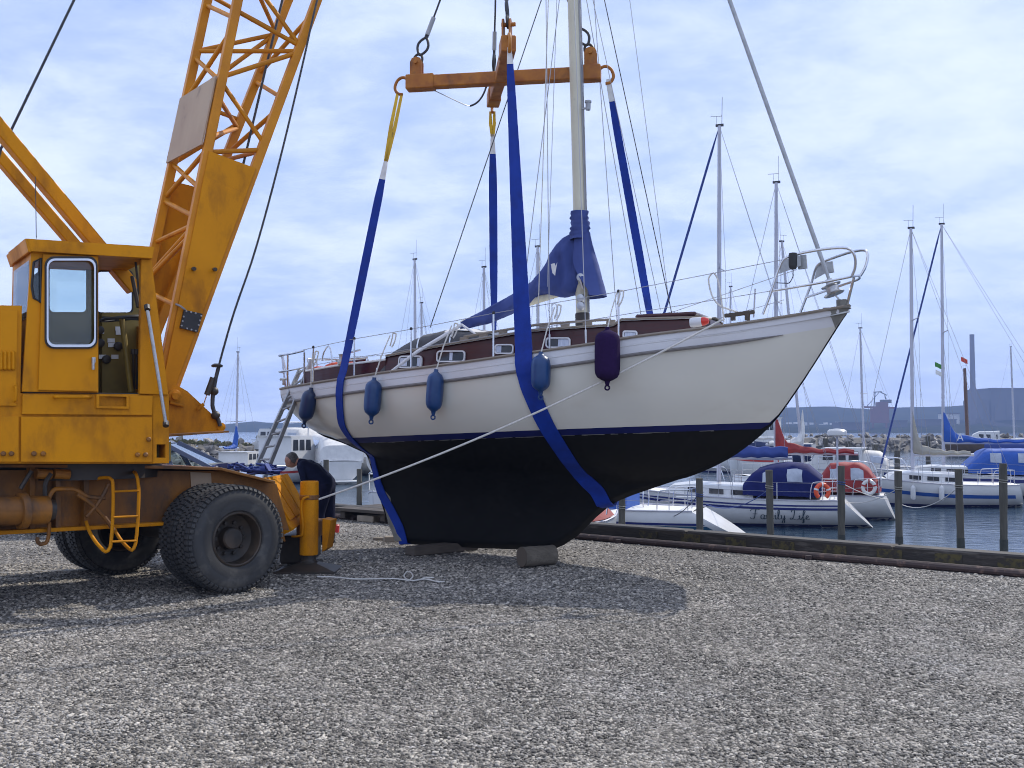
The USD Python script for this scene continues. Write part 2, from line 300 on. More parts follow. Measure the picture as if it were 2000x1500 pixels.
# ------------------------------------------------------------------ setting: ground, quay, water, far shore
WL = -1.3
Q0, Q1 = onz(1120, 1050, 0), onz(2000, 1125, 0)
qd = unit(Q1 - Q0); qn = A3(qd[1], -qd[0], 0)          # qn points inland (towards the camera)
if qn[1] > 0: qn = -qn
def Q(t, n, z=0.): return Q0 + qd * t + qn * n + A3(0, 0, z)
def ground_z(p): return (meshkit.fbm(np.c_[p[:, :2] * .55, np.zeros(len(p))], 3, 4) - .5) * .07
ts = np.r_[-300, -120, -60, np.arange(-36, 30, .5), 60, 300]; ns = np.r_[0, .35, np.arange(.6, 22, .5), 40, 100, 300]
gp = np.array([[Q(t, n) for n in ns] for t in ts]); fl = gp.reshape(-1, 3)
fl[:, 2] = ground_z(fl) * np.clip((np.tile(ns, len(ts)) - .5) / 2, 0, 1)
solo('gravel_ground', MB().grid(fl.reshape(gp.shape)[::-1]), 'gravel', kind='structure', smooth=True)
mb = MB()
mb.grid(np.array([[Q(t, -.42, z) for z in (-.03, -3.2)] for t in (-300, 300)])); mb.grid(np.array([[Q(t, n, -.03) for n in (-.42, .05)] for t in (-300, 300)]))
solo('quay_wall', mb, 'concrete', kind='structure', smooth=False)
solo('water', MB().add([[-2600, -400, WL], [2600, -400, WL], [2600, 2400, WL], [-2600, 2400, WL]], [[0, 1, 2, 3]]), 'water', kind='structure', smooth=False)

# pebbles: one uncountable mass, instanced
def pebbles():
    path = '/World/gravel_stones'; pi = UsdGeom.PointInstancer.Define(stage, path); protos = []
    for k in range(5):
        m = trimesh.creation.icosphere(1 if k < 3 else 0); v = m.vertices * (1 + .28 * (rng.random((len(m.vertices), 1)) - .5)) * A3(1, .62 + .2 * rng.random(), .42 + .2 * rng.random())
        pp = f'{path}/stone' + (f'_{k:03d}' if k else ''); usdkit.mesh(stage, pp, (v, m.faces), M['pebble'], smooth=True); protos.append(pp)
    P = []
    for (y0, y1, n) in ((4.4, 6.5, 64000), (6.5, 9, 58000), (9, 13, 52000), (13, 20, 26000)):
        y = y0 + (y1 - y0) * rng.random(n); x = (rng.random(n) * 2 - 1) * (y * .53 + .3); P.append(np.c_[x, y, np.zeros(n)])
    P = np.vstack(P); dn = (P - Q0) @ qn; P = P[dn > .22]; dn = dn[dn > .22]
    P[:, 2] = ground_z(P) * np.clip((dn - .5) / 2, 0, 1) + .002
    n = len(P); sc = (.0055 + .0105 * rng.random(n) ** 2.6) * np.clip(P[:, 1] / 8, 1, 1.6); yaw = rng.random(n) * 2 * np.pi; tl = (rng.random(n) - .5) * .9
    pi.CreatePositionsAttr(Vt.Vec3fArray.FromNumpy(P.astype(np.float32))); pi.CreateScalesAttr(Vt.Vec3fArray.FromNumpy(np.repeat(sc[:, None], 3, 1).astype(np.float32)))
    cy, sy, ct, st = np.cos(yaw / 2), np.sin(yaw / 2), np.cos(tl / 2), np.sin(tl / 2)
    pi.CreateOrientationsAttr(Vt.QuathArray([Gf.Quath(float(a), float(b), float(c), float(d)) for a, b, c, d in zip(cy * ct, cy * st, sy * st, sy * ct)]))
    pi.CreateProtoIndicesAttr(Vt.IntArray.FromNumpy(rng.integers(0, 5, n).astype(np.int32))); pi.CreatePrototypesRel().SetTargets(protos)
    tag(path, 'loose grey gravel stones strewn over the hardstanding', 'gravel', None, 'stuff')
pebbles()

# kerb beam and rail along the quay edge
k = thing('quay_kerb', 'dark timber kerb beam with faded yellow marks along the quay edge', 'kerb', Q(0, -.2))
for i in range(22):
    t0 = -40 + i * 3.0; part(k, 'beam', MB().bar(Q(t0 + .01, -.2, .10), Q(t0 + 2.985, -.2, .10 + .004 * (i % 2)), .30, .26, ch=.02), 'kerb_timber')
for i in range(26):
    t0 = 1.2 + i * .72
    if t0 < 12: part(k, 'painted_mark', MB().bar(Q(t0, -.045, .12), Q(t0 + .32, -.045, .12), .012, .13), 'yellow_faded', smooth=False)
mb = MB()
mb.tube([Q(t, .14, .045) for t in np.linspace(-40, 26, 60)], .048, 10)
k = thing('quay_rail', 'rusty red-brown steel pipe rail lying along the foot of the quay kerb', 'rail', Q(0, .14))
part(k, 'pipe', mb, 'rust_pipe')
for t in np.arange(-38, 25, 3.): part(k, 'bracket', MB().bar(Q(t, .0, .03), Q(t, .24, .03), .08, .05), 'rust_pipe')

# hills, far shore
def ridge(name, pts, depth, label=None, seed=0, base=WL - .5, m='hill_wood'):
    xs = np.array([p[0] for p in pts]); N = 160; px = np.linspace(xs[0], xs[-1], N); py = np.interp(px, xs, [p[1] for p in pts])
    rows = []
    top = np.array([at(a, b, depth) for a, b in zip(px, py)]); rg = meshkit.fbm(np.c_[top[:, 0] * .03, np.zeros(N), np.zeros(N) + seed], 5, seed)
    H = top[:, 2] - base + (rg - .5) * 7
    for fy, fz in ((-220, 0), (-215, .10), (-160, .33), (-95, .62), (-30, .93), (0, 1), (120, 1.02), (300, 0)):
        r = top.copy(); r[:, 1] += fy; nz = (meshkit.fbm(np.c_[r[:, 0] * .02, r[:, 1] * .02, np.zeros(N)], 4, seed + 3) - .5) * 10 * (fz > .2)
        r[:, 2] = base + H * fz + nz; rows.append(r)
    return solo(name, MB().grid(np.array(rows)[::-1]), m, kind='structure', smooth=True)
ridge('hills', [(-700, 835), (-200, 820), (250, 832), (400, 835), (430, 829), (480, 826), (500, 821), (560, 825), (620, 832), (760, 835), (900, 826), (1200, 812), (1500, 800), (1560, 795), (1640, 797), (1720, 801), (1780, 797), (1850, 793), (1930, 792), (2100, 790), (2700, 800)], 1500, seed=2)
ridge('far_shore', [(1250, 838), (1500, 833), (1650, 829), (1780, 826), (1900, 823), (2000, 815), (2600, 812)], 1150, seed=9)

# air
def haze():
    nd = {'v': ('principled_volume', {'color': (.41, .56, .95), 'density': 0.00032, 'anisotropy': 0.0})}
    m = usdkit.material(stage, '/World/Looks/haze', nd, [], volume='v.volume')
    mb = MB().box((0, 1000, 62.5), (5400, 3000, 135)); v, f = mb.arrays()
    usdkit.mesh(stage, '/World/haze', (v, f), m); tag('/World/haze', 'pale blue sea haze over the harbour', 'haze', None, 'stuff')

# ================================================================== the yacht in the slings
YA = math.radians(26); YO = A3(.1, 13.9, 1.7)
YH, YP = A3(math.cos(YA), -math.sin(YA), 0), A3(math.sin(YA), math.cos(YA), 0)
def yl(p): d = np.asarray(p, float) - YO; return A3(d @ YH, d @ YP, d[2])            # world -> yacht
def yw(p): p = np.asarray(p, float); return YO + YH * p[0] + YP * p[1] + Z * p[2]     # yacht -> world
def L(px, py, off=0.): return yl(onplane(px, py, YO + YP * off, YP))
XS = np.r_[np.linspace(-3.66, -2.5, 12), np.linspace(-2.44, -1.75, 16), np.linspace(-1.65, .4, 18), np.linspace(.46, 1.7, 20), np.linspace(1.8, 4.0, 22), np.linspace(4.05, 4.31, 8)]
def ip(x, t): return np.interp(x, [a for a, b in t], [b for a, b in t])
from scipy.interpolate import PchipInterpolator as PC
SH = PC([-3.66, -3.2, -2.2, -1.39, -.52, .42, 1.6, 1.92, 3.12, 4.06, 4.31], [.585, .61, .675, .735, .795, .88, 1.01, 1.06, 1.215, 1.39, 1.45])
BS = PC([-3.66, -3.2, -2.5, -1.4, -.5, .4, 1., 2., 3., 3.6, 4.05, 4.31], [.50, .74, .98, 1.22, 1.33, 1.36, 1.33, 1.14, .76, .46, .18, .018])
ZC = PC([-3.66, -3.55, -3.3, -2.9, -2.44, -1.5, -.5, .3, 1., 1.6, 2.22, 2.81, 3.15, 3.41, 3.7, 4.13, 4.31], [.22, .12, -.05, -.17, -.33, -.52, -.6, -.63, -.66, -.70, -.60, -.36, -.13, .11, .5, 1.16, 1.44])
def ZK(x):
    k = ip(x, [(-3, 9), (-2.46, -.36), (-2.30, -.68), (-2.08, -1.30), (-1.9, -1.60), (-.6, -1.6), (.46, -1.575), (.66, -1.49), (.86, -1.355), (1.1, -1.12), (1.34, -.925), (1.6, -.815), (1.9, -.71), (2.22, -.60), (2.6, 9)])
    return np.minimum(ZC(x), k)
def hull_y(x, z):
    x = np.asarray(x, float); z = np.asarray(z, float); zs, zc, b = SH(x), ZC(x), BS(x)
    s = np.clip((z - zc) / (zs - zc + 1e-9), 0, 1); ee = ip(x, [(-3.7, 2.0), (-1, 2.9), (1.2, 2.7), (2.6, 1.75), (4.3, 1.15)])
    yc = b * (1 - (1 - s) ** ee) ** ip(x, [(-3.7, .62), (0, .74), (2.2, .82), (4.3, 1.)])
    fade = np.clip((2.25 - x) / 1.1, 0, 1) * np.clip((x + 2.5) / .3, 0, 1)
    yk = fade * (.085 + .30 * np.exp(-np.abs(z - zc) / .26) * ip(x, [(-2.5, .25), (-1.2, .9), (.6, 1.), (1.4, .6), (2.2, .3)]))
    return np.sqrt(yc ** 2 + yk ** 2)
def wl(x): return -.035 + .036 * np.asarray(x)
def rows_between(za, zb, n): return np.array([za + (zb - za) * t for t in np.linspace(0, 1, n)])   # n x stations
def hull_part(za, zb, n, close=False):
    zz = rows_between(za, zb, n); yy = hull_y(np.tile(XS, (n, 1)), zz)
    if close: yy[-1] = 0; zz[-1] -= .03; yy[-2] *= .8
    mb = MB()
    sb = np.stack([np.tile(XS, (n, 1)), -yy, zz], -1); mb.grid(sb[:, ::-1]); mb.grid(sb * A3(1, -1, 1)); return mb
yacht = thing('sailing_yacht', 'cream sailing yacht with black underbody hanging in blue slings over the gravel', 'yacht', YO, -YA)
FR[yacht] = (YO, np.array([YH, YP, Z]))
shx, zk = SH(XS), ZK(XS)
w1 = np.maximum(wl(XS), zk); w2 = np.maximum(wl(XS) - .075, zk)
band = np.maximum(shx - .19, np.minimum(shx - .01, ZC(XS) + .03))
hull = part(yacht, 'hull', hull_part(band, w1, 16), 'hull_cream', True, True)
part(hull, 'bulwark', hull_part(shx, band, 5), 'hull_white', True, True)
part(hull, 'boot_stripe', hull_part(w1, w2, 3), 'boot_blue', True, True)
part(hull, 'underbody', hull_part(w2, zk, 44, True), 'antifoul_black', True, True)
for i in range(60):
    x0 = -2.4 + 5.4 * rng.random(); x1 = x0 + .03 + .16 * rng.random() ** 2; xx = np.linspace(x0, x1, 3); zz_ = wl(xx) - .078 - .004 * rng.random()
    part(hull, 'scuff', MB().grid(np.array([np.stack([xx, -(hull_y(xx, zz_ + d_) + .004), zz_ + d_], -1) for d_ in (.002, -.003)])[:, ::-1]), 'rudder_grey', True)
# transom, deck
b = BS(-3.66); zz = np.linspace(SH(-3.66), ZC(-3.66), 10); yy = hull_y(np.full(10, -3.66), zz)
g = np.array([np.stack([np.full(10, -3.66), yy * t, zz], -1) for t in np.linspace(-1, 1, 9)]); g[:, :, 0] -= .06 * (1 - (g[:, :, 1] / b) ** 2)
part(hull, 'transom', MB().grid(g), 'hull_cream', True, True)
part(yacht, 'deck', MB().grid(np.array([np.stack([XS, BS(XS) * t, SH(XS) - .07 + .04 * (1 - t * t)], -1) for t in np.linspace(-1, 1, 9)])), 'deck_white', True, True)
mb = MB()
for s in (-1, 1): mb.tube(np.stack([XS, s * (BS(XS) + .004), SH(XS) + .012], -1), .019, 6)
part(hull, 'toe_rail', mb, 'toe_rail_teak', True)
mb = MB(); xs = np.linspace(-3.6, 3.62, 60)
for s in (-1, 1): mb.tube(np.stack([xs, s * (hull_y(xs, SH(xs) - .195) + .008), SH(xs) - .195], -1), np.r_[np.full(56, .021), .018, .015, .010, .004], 7)
part(hull, 'rubbing_strake', mb, 'strake_grey', True)
# gold cove line on the bulwark
mb = MB(); xs = np.linspace(-3.4, 3.3, 50)
for s in (-1, 1): mb.tube(np.stack([xs, s * (hull_y(xs, SH(xs) - .085) + .001), SH(xs) - .085], -1), .0035, 4)
part(hull, 'cove_line', mb, 'sling_white', True)
# stem head fitting
mb = MB(); poly = [L(1609, 606), L(1659, 594), L(1629, 643), L(1624, 622)]
for s in (-1, 1):
    mb.grid(np.array([[A3(x, s * (hull_y(x, z) + .004), z) for x, z in ((4.06, SH(4.06) + .01), (4.12, SH(4.12) - .09), (4.15, 1.195))],
                      [A3(x, s * (hull_y(x, z) + .005), z) for x, z in ((4.19, SH(4.19) + .01), (4.2, SH(4.2) - .1), (4.175, 1.26))],
                      [A3(x, s * .024, z) for x, z in ((4.33, SH(4.31) + .015), (4.27, 1.35), (4.16, 1.20))]])[::s])
mb.box((4.17, 0, SH(4.2) + .012), (.3, .16, .012)); mb.box((4.23, -.05, SH(4.2) + .06), (.12, .02, .1), ch=.008); mb.box((4.23, .05, SH(4.2) + .06), (.12, .02, .1), ch=.008); mb.tube([(4.25, -.07, SH(4.2) + .07), (4.25, .07, SH(4.2) + .07)], .04, 12)
part(yacht, 'stem_fitting', mb, 'rudder_grey', True)
# rudder
def zr(z): return ip(-z, [(.36, -2.44), (.68, -2.30), (1.30, -2.08), (1.6, -1.93)])
zz = np.linspace(-.42, -1.58, 16); mb = MB()
for s in (-1, 1):
    mb.grid(np.array([[A3(zr(z) + dx, s * y, z) for dx, y in ((-.035, .004), (.0, .055), (.12 - .09 * (k / 15.), .062 + .05), (.26 - .12 * (k / 15.), .105))] for k, z in enumerate(zz)])[:, ::s])
part(yacht, 'rudder', mb, 'rudder_grey', True, True)
# coachroof
def ty(x): return -(np.minimum(.98, BS(x) - .36))
def tz(x): return ip(x, [(-1.6, L(738, 694, -.95)[2]), (-.55, L(860, 673, -.95)[2]), (.62, L(1041, 647, -.9)[2]), (1.75, L(1207, 634, -.85)[2]), (1.76, L(1211, 625, -.8)[2]), (2.72, L(1345, 621, -.55)[2])])
xs = np.r_[np.linspace(-1.62, 2.5, 46), 2.6, 2.68, 2.72]; fac = np.r_[np.ones(46), .93, .8, .55]
ys, zt, zb = -ty(xs) * fac, tz(xs), SH(xs) - .06
mb = MB()
for s in (-1, 1): mb.grid(np.array([np.stack([xs, s * (ys + .03), zb], -1), np.stack([xs, s * (ys + .005), (zb + zt) / 2], -1), np.stack([xs, s * (ys - .03), zt - .012], -1)])[:, ::-s])
e = len(xs) - 1; mb.grid(np.array([[A3(2.72, t * ys[e], zb[e]), A3(2.72, t * ys[e], zt[e])] for t in np.linspace(-1, 1, 5)])[::-1])
mb.grid(np.array([[A3(-1.62, t * ys[0], zb[0]), A3(-1.62, t * ys[0], zt[0])] for t in np.linspace(-1, 1, 5)]))
cr = part(yacht, 'coachroof', mb, 'mahogany', True, 30)
mb = MB(); ed = np.array([np.stack([xs, t * (ys + .005), zt + .055 * (1 - t * t) - .014 * (abs(t) > .97)], -1) for t in (-1, -.96, -.6, -.2, .2, .6, .96, 1)]); mb.grid(ed)
part(cr, 'roof', mb, 'deck_white', True, 30)
mb = MB()
for s in (-1, 1): mb.tube(np.stack([xs, s * (ys - .012), zt + .003], -1), .017, 6)
part(cr, 'roof_edge', mb, 'toe_rail_teak', True)
# forward hatch slab of dark wood on the forward roof
mb = MB(); mb.box((2.2, 0, tz(2.2) + .07), (.78, .9, .05), ch=.02); part(cr, 'hatch', mb, 'mahogany', True, False)
# handrails with feet
for s in (-1, 1):
    hx = np.linspace(-.4, 1.6, 30); hr = part(cr, 'handrail', MB().tube(np.stack([hx, s * (-ty(hx) - .14), tz(hx) + .085], -1), .017, 7), 'toe_rail_teak', True)
    for x in np.linspace(-.4, 1.6, 8): part(hr, 'foot', MB().box((x, s * (-ty(x) - .14), tz(x) + .045), (.12, .03, .07), ch=.008), 'toe_rail_teak', True, False)
# windows
def rrect(u0, u1, v0, v1, r=.3):
    r = r * min(u1 - u0, v1 - v0); pts = []
    for cx, cy, a0 in ((u1 - r, v1 - r, 0), (u0 + r, v1 - r, 90), (u0 + r, v0 + r, 180), (u1 - r, v0 + r, 270)):
        for a in np.linspace(a0, a0 + 90, 5): pts.append((cx + r * math.cos(math.radians(a)), cy + r * math.sin(math.radians(a))))
    return pts
for i, (a, b_, c, d) in enumerate([(777, 695, 826, 719), (858, 686, 914, 708), (973, 674, 1008, 692), (1072, 661, 1117, 680), (1213, 646, 1238, 659)]):
    for s in (-1, 1):
        p0, p1 = L(a, (b_ + d) / 2, -.92), L(c, (b_ + d) / 2, -.92); x0, x1 = p0[0], p1[0]; h = (d - b_) / 2000 * (YO[1] - 1.0) * 1.0
        y0, y1 = ty(x0), ty(x1); P0, P1 = A3(x0, y0 - .014, p0[2] - (p1[2] - p0[2]) * 0), A3(x1, y1 - .014, p1[2])
        ex = unit(P1 - P0); lean = unit(A3(0, .12, 1)); n = unit(np.cross(ex, lean)); w_ = np.linalg.norm(P1 - P0)
        mk = lambda r0, r1, k: [(P0 + ex * u + lean * v) for u, v in rrect(-r0, w_ + r0, -h / 2 - r1, h / 2 + r1)]
        o, inn = mk(.006, .006, 0), mk(-.011, -.011, 0)
        fl_ = A3(1, -s, 1) * -1 * A3(-1, 1, -1) if s == 1 else A3(1, 1, 1)
        fl_ = A3(1, 1, 1) if s == -1 else A3(1, -1, 1)
        wf = part(cr, 'window', MB().prism([q_ * fl_ for q_ in o], n * fl_ * .022, [[q_ * fl_ for q_ in inn]]), 'alu_mast' if False else 'hull_white', True, 30)
        part(wf, 'pane', MB().prism([q_ * fl_ for q_ in mk(-.012, -.012, 0)], n * fl_ * .008), 'dark_glass', True, False)
        for (u0, u1) in [((.05, .36), (.80, .96)), ((.45, .56),), ((.05, .34),), ((.5, .95),), ((.1, .9),)][i]:
            part(wf, 'curtain', MB().prism([(P0 + ex * u * w_ + lean * v + n * .0095) * fl_ for u, v in ((u0, -h * .36), (u1, -h * .36), (u1, h * .36), (u0, h * .36))], n * fl_ * .002), 'curtain', True, False)
# cockpit: coamings, mahogany bulkhead, tiller seat lockers
mb = MB(); xs = np.linspace(-3.2, -1.6, 14)
for s in (-1, 1): mb.grid(np.array([np.stack([xs, s * (np.minimum(.8, BS(xs) - .2) + o), SH(xs) + dz], -1) for o, dz in ((0, -.08), (.0, .22), (-.04, .22), (-.05, -.2))])[:, ::-s])
co = part(yacht, 'coaming', mb, 'mahogany', True, 30)
mb = MB()
for s in (-1, 1): mb.tube(np.stack([xs, s * (np.minimum(.8, BS(xs) - .2) - .02), SH(xs) + .232], -1), .022, 6)
part(co, 'capping', mb, 'deck_white', True)
mb = MB(); mb.lathe((-2.35, -.78, SH(-2.35) + .24), Z, [(0, 0), (.075, 0), (.08, .04), (.055, .06), (.055, .12), (.065, .14), (.03, .15), (0, .15)], 16); mb.bar((-2.35, -.78, SH(-2.3) + .38), (-2.05, -.80, SH(-2.3) + .43), .03, .02)
part(yacht, 'winch', mb, 'steel', True)
mb = MB(); mb.lathe((-2.6, .78, SH(-2.35) + .24), Z, [(0, 0), (.075, 0), (.08, .04), (.055, .06), (.055, .12), (.065, .14), (.03, .15), (0, .15)], 16)
part(yacht, 'winch', mb, 'steel', True)
part(yacht, 'tiller', MB().tube([(-3.5, 0, SH(-3.5) + .12), (-3.0, 0, .98), (-2.5, 0, 1.02)], [.03, .028, .02], 8), 'mahogany', True)
mb = MB()
for k in range(9): mb.tm(trimesh.creation.icosphere(2, .11).apply_transform(np.diag([1.5, .9, .8, 1])).apply_translation((-3.15 + .09 * k, -.35 + .3 * rng.random(), SH(-3) + .20 + .08 * rng.random())))
part(yacht, 'folded_cover', mb, 'orange_cloth', True, True)
# spray hood: grey cloth with a pale top, folded frame
sx = [L(735, 700, -.8)[0], L(760, 676, -.8)[0], L(800, 650, -.8)[0], L(845, 640, -.8)[0], L(890, 637, -.8)[0], L(940, 645, -.8)[0], L(965, 655, -.8)[0]]
sz = [L(735, 700, -.8)[2], L(762, 676, -.8)[2], L(800, 651, -.8)[2], L(845, 641, -.8)[2], L(890, 638, -.8)[2], L(940, 645, -.8)[2], L(965, 655, -.8)[2]]
hx = np.linspace(sx[0], sx[-1], 26); hz = np.interp(hx, sx, sz); g = []
for x, z in zip(hx, hz):
    base = max(SH(x) - .02, min(z - .03, tz(max(x, -1.6)) - .02 if x > -1.2 else SH(x) + .05)); row = []
    for t in np.linspace(0, np.pi, 23): row.append(A3(x, -.80 * np.sign(math.cos(t)) * abs(math.cos(t)) ** .45, base + (z - base) * abs(math.sin(t)) ** .55))
    g.append(row)
g = np.array(g); g += (meshkit.fbm(g * A3(7, 7, 3), 3, 5)[..., None] - .5) * A3(.03, .03, .05)
hood = part(yacht, 'spray_hood', MB().grid(g), 'hood_grey', True, True)
part(hood, 'pale_top', MB().grid(g[14:, 5:18] + A3(0, 0, .012)), 'hood_light', True, True)
for i in (0, 9, 16): part(hood, 'hoop', MB().tube(g[i] + A3(0, 0, -.004), .012, 6), 'stainless', True)
# mast with fittings
def mast_c(py): return L(*ip_m(py), 0)
def ip_m(py): return (float(np.interp(py, [-700, 0, 400, 630], [1099, 1120.5, 1132, 1138])), py)
m0, m1 = L(1138, 632), L(1120.5, 0); md = unit(m1 - m0); mtop = m0 + md * 10.2
prof = lambda r: [(r, 0)]
mast = part(yacht, 'mast', MB().tube([m0, m0 + md * 6, m0 + md * 8.5, mtop], [.084, .082, .07, .055], 20), 'mast_cream', True, True)
part(mast, 'sail_track', MB().bar(m0 + md * .5 + A3(-.083, 0, 0), mtop + A3(-.05, 0, 0), .02, .012, up=A3(0, 1, 0)), 'alu_mast', True, False)
mb = MB(); lp = L(1141, 212) + A3(.02, -.06, 0); mb.lathe(lp + A3(.06, 0, -.05), Z, [(0, 0), (.03, 0), (.035, .03), (.035, .1), (.045, .1), (.045, .125), (0, .13)], 14); mb.bar(lp + A3(-.02, 0, -.02), lp + A3(.06, 0, -.02), .03, .02)
part(mast, 'steaming_lamp', mb, 'galvanised', True)
mb = MB()
for pz, sg in ((545, -1), (585, 1), (600, -1)):
    c = L(1138, pz) + A3(.02, -.085, 0); mb.lathe(c, A3(.2, -1, 0), [(0, 0), (.055, 0), (.06, .03), (.04, .045), (.04, .09), (.05, .1), (0, .105)], 14)
mb.bar(L(1138, 545) + A3(.03, -.17, 0), L(1138, 545) + A3(.08, -.18, -.16), .025, .02)
part(mast, 'winch', mb, 'steel', True)
for k, py in enumerate((440, 520, 575, 615)):
    part(mast, 'halyard', MB().tube([m0 + md * .15 + A3(.09, -.03 + .02 * k, 0), m0 + md * (1.2 + k) + A3(.092, -.03 + .02 * k, 0), m0 + md * 9.8 + A3(.066, -.03 + .02 * k, 0)], .005, 5), 'wire_light', True)
mb = MB(); mb.lathe(m0 - md * .1, md, [(0, 0), (.13, 0), (.13, .03), (.098, .05), (.098, .22), (.09, .24)], 18); part(mast, 'mast_collar', mb, 'dark_grease', True)
SPZ = m0 + md * 5.9
spr = [part(mast, 'spreader', MB().tube([SPZ, SPZ + A3(-.05, s * .75, .05)], [.03, .018], 8), 'alu_mast', True) for s in (-1, 1)]
# boom and its blue sail cover
bm = [L(903, 633), L(1040, 588), L(1125, 562)]; boom = part(yacht, 'boom', MB().tube(bm, .055, 12), 'mast_cream', True)
secs = [(903, 628, 641, .05), (918, 620, 640, .08), (950, 603, 634, .09), (1000, 576, 614, .11), (1040, 549, 590, .13), (1058, 532, 577, .15), (1072, 505, 574, .17), (1085, 478, 577, .19), (1098, 464, 580, .2), (1112, 458, 580, .2), (1124, 452, 578, .17), (1134, 448, 570, .13)]
g = []
for px, pt, pb, hw in secs:
    a, c = L(px, pt), L(px, pb); row = []
    for t in np.linspace(0, 2 * np.pi, 30, endpoint=False):
        f_ = (1 - math.cos(t)) / 2; wv = hw * (.35 + .65 * f_ ** .8) if px > 1060 else hw
        row.append(a + (c - a) * f_ + A3(0, wv * math.sin(t), 0))
    g.append(row)
g = np.array(g)
gi = np.array([[np.interp(np.linspace(0, len(g) - 1, 40), np.arange(len(g)), g[:, j, k]) for k in range(3)] for j in range(30)]).transpose(2, 0, 1)
gi += (meshkit.fbm(gi * A3(5, 8, 3.2) + 3, 3, 2)[..., None] - .5) * A3(.02, .2, .07) + (meshkit.fbm(gi * A3(14, 9, 5), 2, 8)[..., None] - .5) * A3(.0, .05, .02)
gi[..., 1] *= 1 + .16 * np.sin(np.arange(40)[:, None] * .95 + np.arange(30)[None, :] * .42) * np.clip((np.arange(40)[:, None] - 8) / 12, 0, 1)
cov = part(yacht, 'sail_cover', MB().grid(gi, wrap=True), 'cover_blue', True, True)
# collar round the mast and flap in front of it
rows = []
for py in np.linspace(416, 470, 14):
    c = m0 + md * np.interp(py, [0, 632], [np.linalg.norm(m1 - m0), 0]); r = .115 + .02 * (py - 416) / 54 + .012 * math.sin(py * .62)
    rows.append([c + A3(math.cos(t), math.sin(t), 0) * r * (1 + .07 * math.sin(3 * t + py * .2)) for t in np.linspace(0, 2 * np.pi, 24, endpoint=False)])
part(cov, 'collar', MB().grid(np.array(rows), wrap=True), 'cover_blue', True, True)
rows = []
for i, py in enumerate(np.linspace(458, 582, 16)):
    f_ = i / 15; c = m0 + md * np.interp(py, [0, 632], [np.linalg.norm(m1 - m0), 0]); row = []
    for u in np.linspace(0, 1, 9):
        a0_ = -118 + 62 * min(1, max(0, (f_ - .42) / .5)); ang = math.radians(a0_ + (92 - a0_) * u); r = .125 + .17 * f_ ** 1.1
        row.append(c + A3(math.cos(ang) * r * 1.05 + .02, math.sin(ang) * r * .8, 0) + A3(.015 * math.sin(7 * u + 5 * f_), 0, 0))
    rows.append(row)
rows = np.array(rows)
for k in range(16):
    f_ = k / 15
    pass
part(cov, 'front_flap', MB().grid(rows).grid((rows - A3(.006, 0, 0))[:, ::-1]), 'cover_blue', True, True)
pt = [L(1090, 521), L(1097, 519), L(1099, 525), L(1102, 518), L(1098, 543), L(1093, 538)]
part(cov, 'white_patch', MB().prism([p + A3(0, -.235, 0) for p in pt], A3(0, -.006, 0)), 'sling_white', True, False)
# boom crutch / pole lying from rail to hood, vang wire
part(yacht, 'pole', MB().tube([L(762, 727, -1.25), L(815, 687, -1.1), L(902, 634, -.75)], [.016, .024, .022], 8), 'hull_white', True)
part(yacht, 'pole', MB().tube([L(902, 634, -.6), L(932, 655, -.75)], .016, 8), 'hull_white', True)
# standing rigging
def wire(a, b, r=.006, m='wire_light', sag=0., parent=None, name='shroud'):
    t = np.linspace(0, 1, 9 if sag else 2)[:, None]; p = np.asarray(a) * (1 - t) + np.asarray(b) * t; p[:, 2] -= (sag * 4 * t * (1 - t))[:, 0]
    return part(parent or yacht, name, MB().tube(p, r, 6 if r > .006 else 5), m, True)
mh = lambda k: m0 + md * k
def chain(x, s): return A3(x, s * (BS(x) - .09), SH(x) - .03)
for s in (-1, 1):
    tip = SPZ + A3(-.05, s * .75, .05)
    for base, top in ((chain(.55, s), mh(5.7)), (chain(1.45, s), mh(5.6))): wire(base, top, .0055)
    part(yacht, 'shroud', MB().tube([chain(1.0, s), tip, mtop], .0055, 5), 'wire_light', True)
    for x in (.55, 1.0, 1.45):
        a = chain(x, s); b_ = (tip if x == 1.0 else mh(5.65)); u = unit(b_ - a); part(yacht, 'turnbuckle', MB().tube([a, a + u * .05, a + u * .06, a + u * .24, a + u * .25, a + u * .3], [.006, .006, .013, .013, .006, .006], 8), 'steel', True)
wire(L(840, 640, -.2), L(1060, -8, 0), .007, 'wire_dark', name='backstay')
wire(L(1050, 640, -.7), mh(9.6) + A3(0, -.1, 0), .006, 'rope_white', name='halyard'); wire(L(1069, 560, -.5), mh(7.2) + A3(0, -.15, 0), .004, 'wire_light', name='halyard')
wire(L(1312, 612, .6), L(1172, -40, .2), .0065, 'wire_dark', name='halyard'); wire(L(1290, 606, .7), L(1158, 0, .1), .005, name='halyard'); wire(L(1306, 585, .6), L(1230, 0, .3), .0045, name='halyard')
fs0, fs1 = L(1600, 492), L(1425, 0)
fsd = unit(fs1 - fs0)
fst = part(yacht, 'forestay', MB().tube([L(1625, 562), fs0, fs1, fs0 + fsd * 9.4], [.016, .027, .027, .024], 10), 'galvanised', True)
u = unit(fs0 - L(1632, 575)); c = L(1627, 568)
mb = MB(); mb.lathe(c - u * .05, u, [(0, 0), (.115, 0), (.125, .012), (.11, .025), (.075, .035), (.075, .10), (.11, .11), (.12, .122), (.05, .14), (.04, .2), (0, .2)], 20); mb.bar(c - u * .05, L(1650, 596), .03, .02)
part(fst, 'furler_drum', mb, 'steel', True)
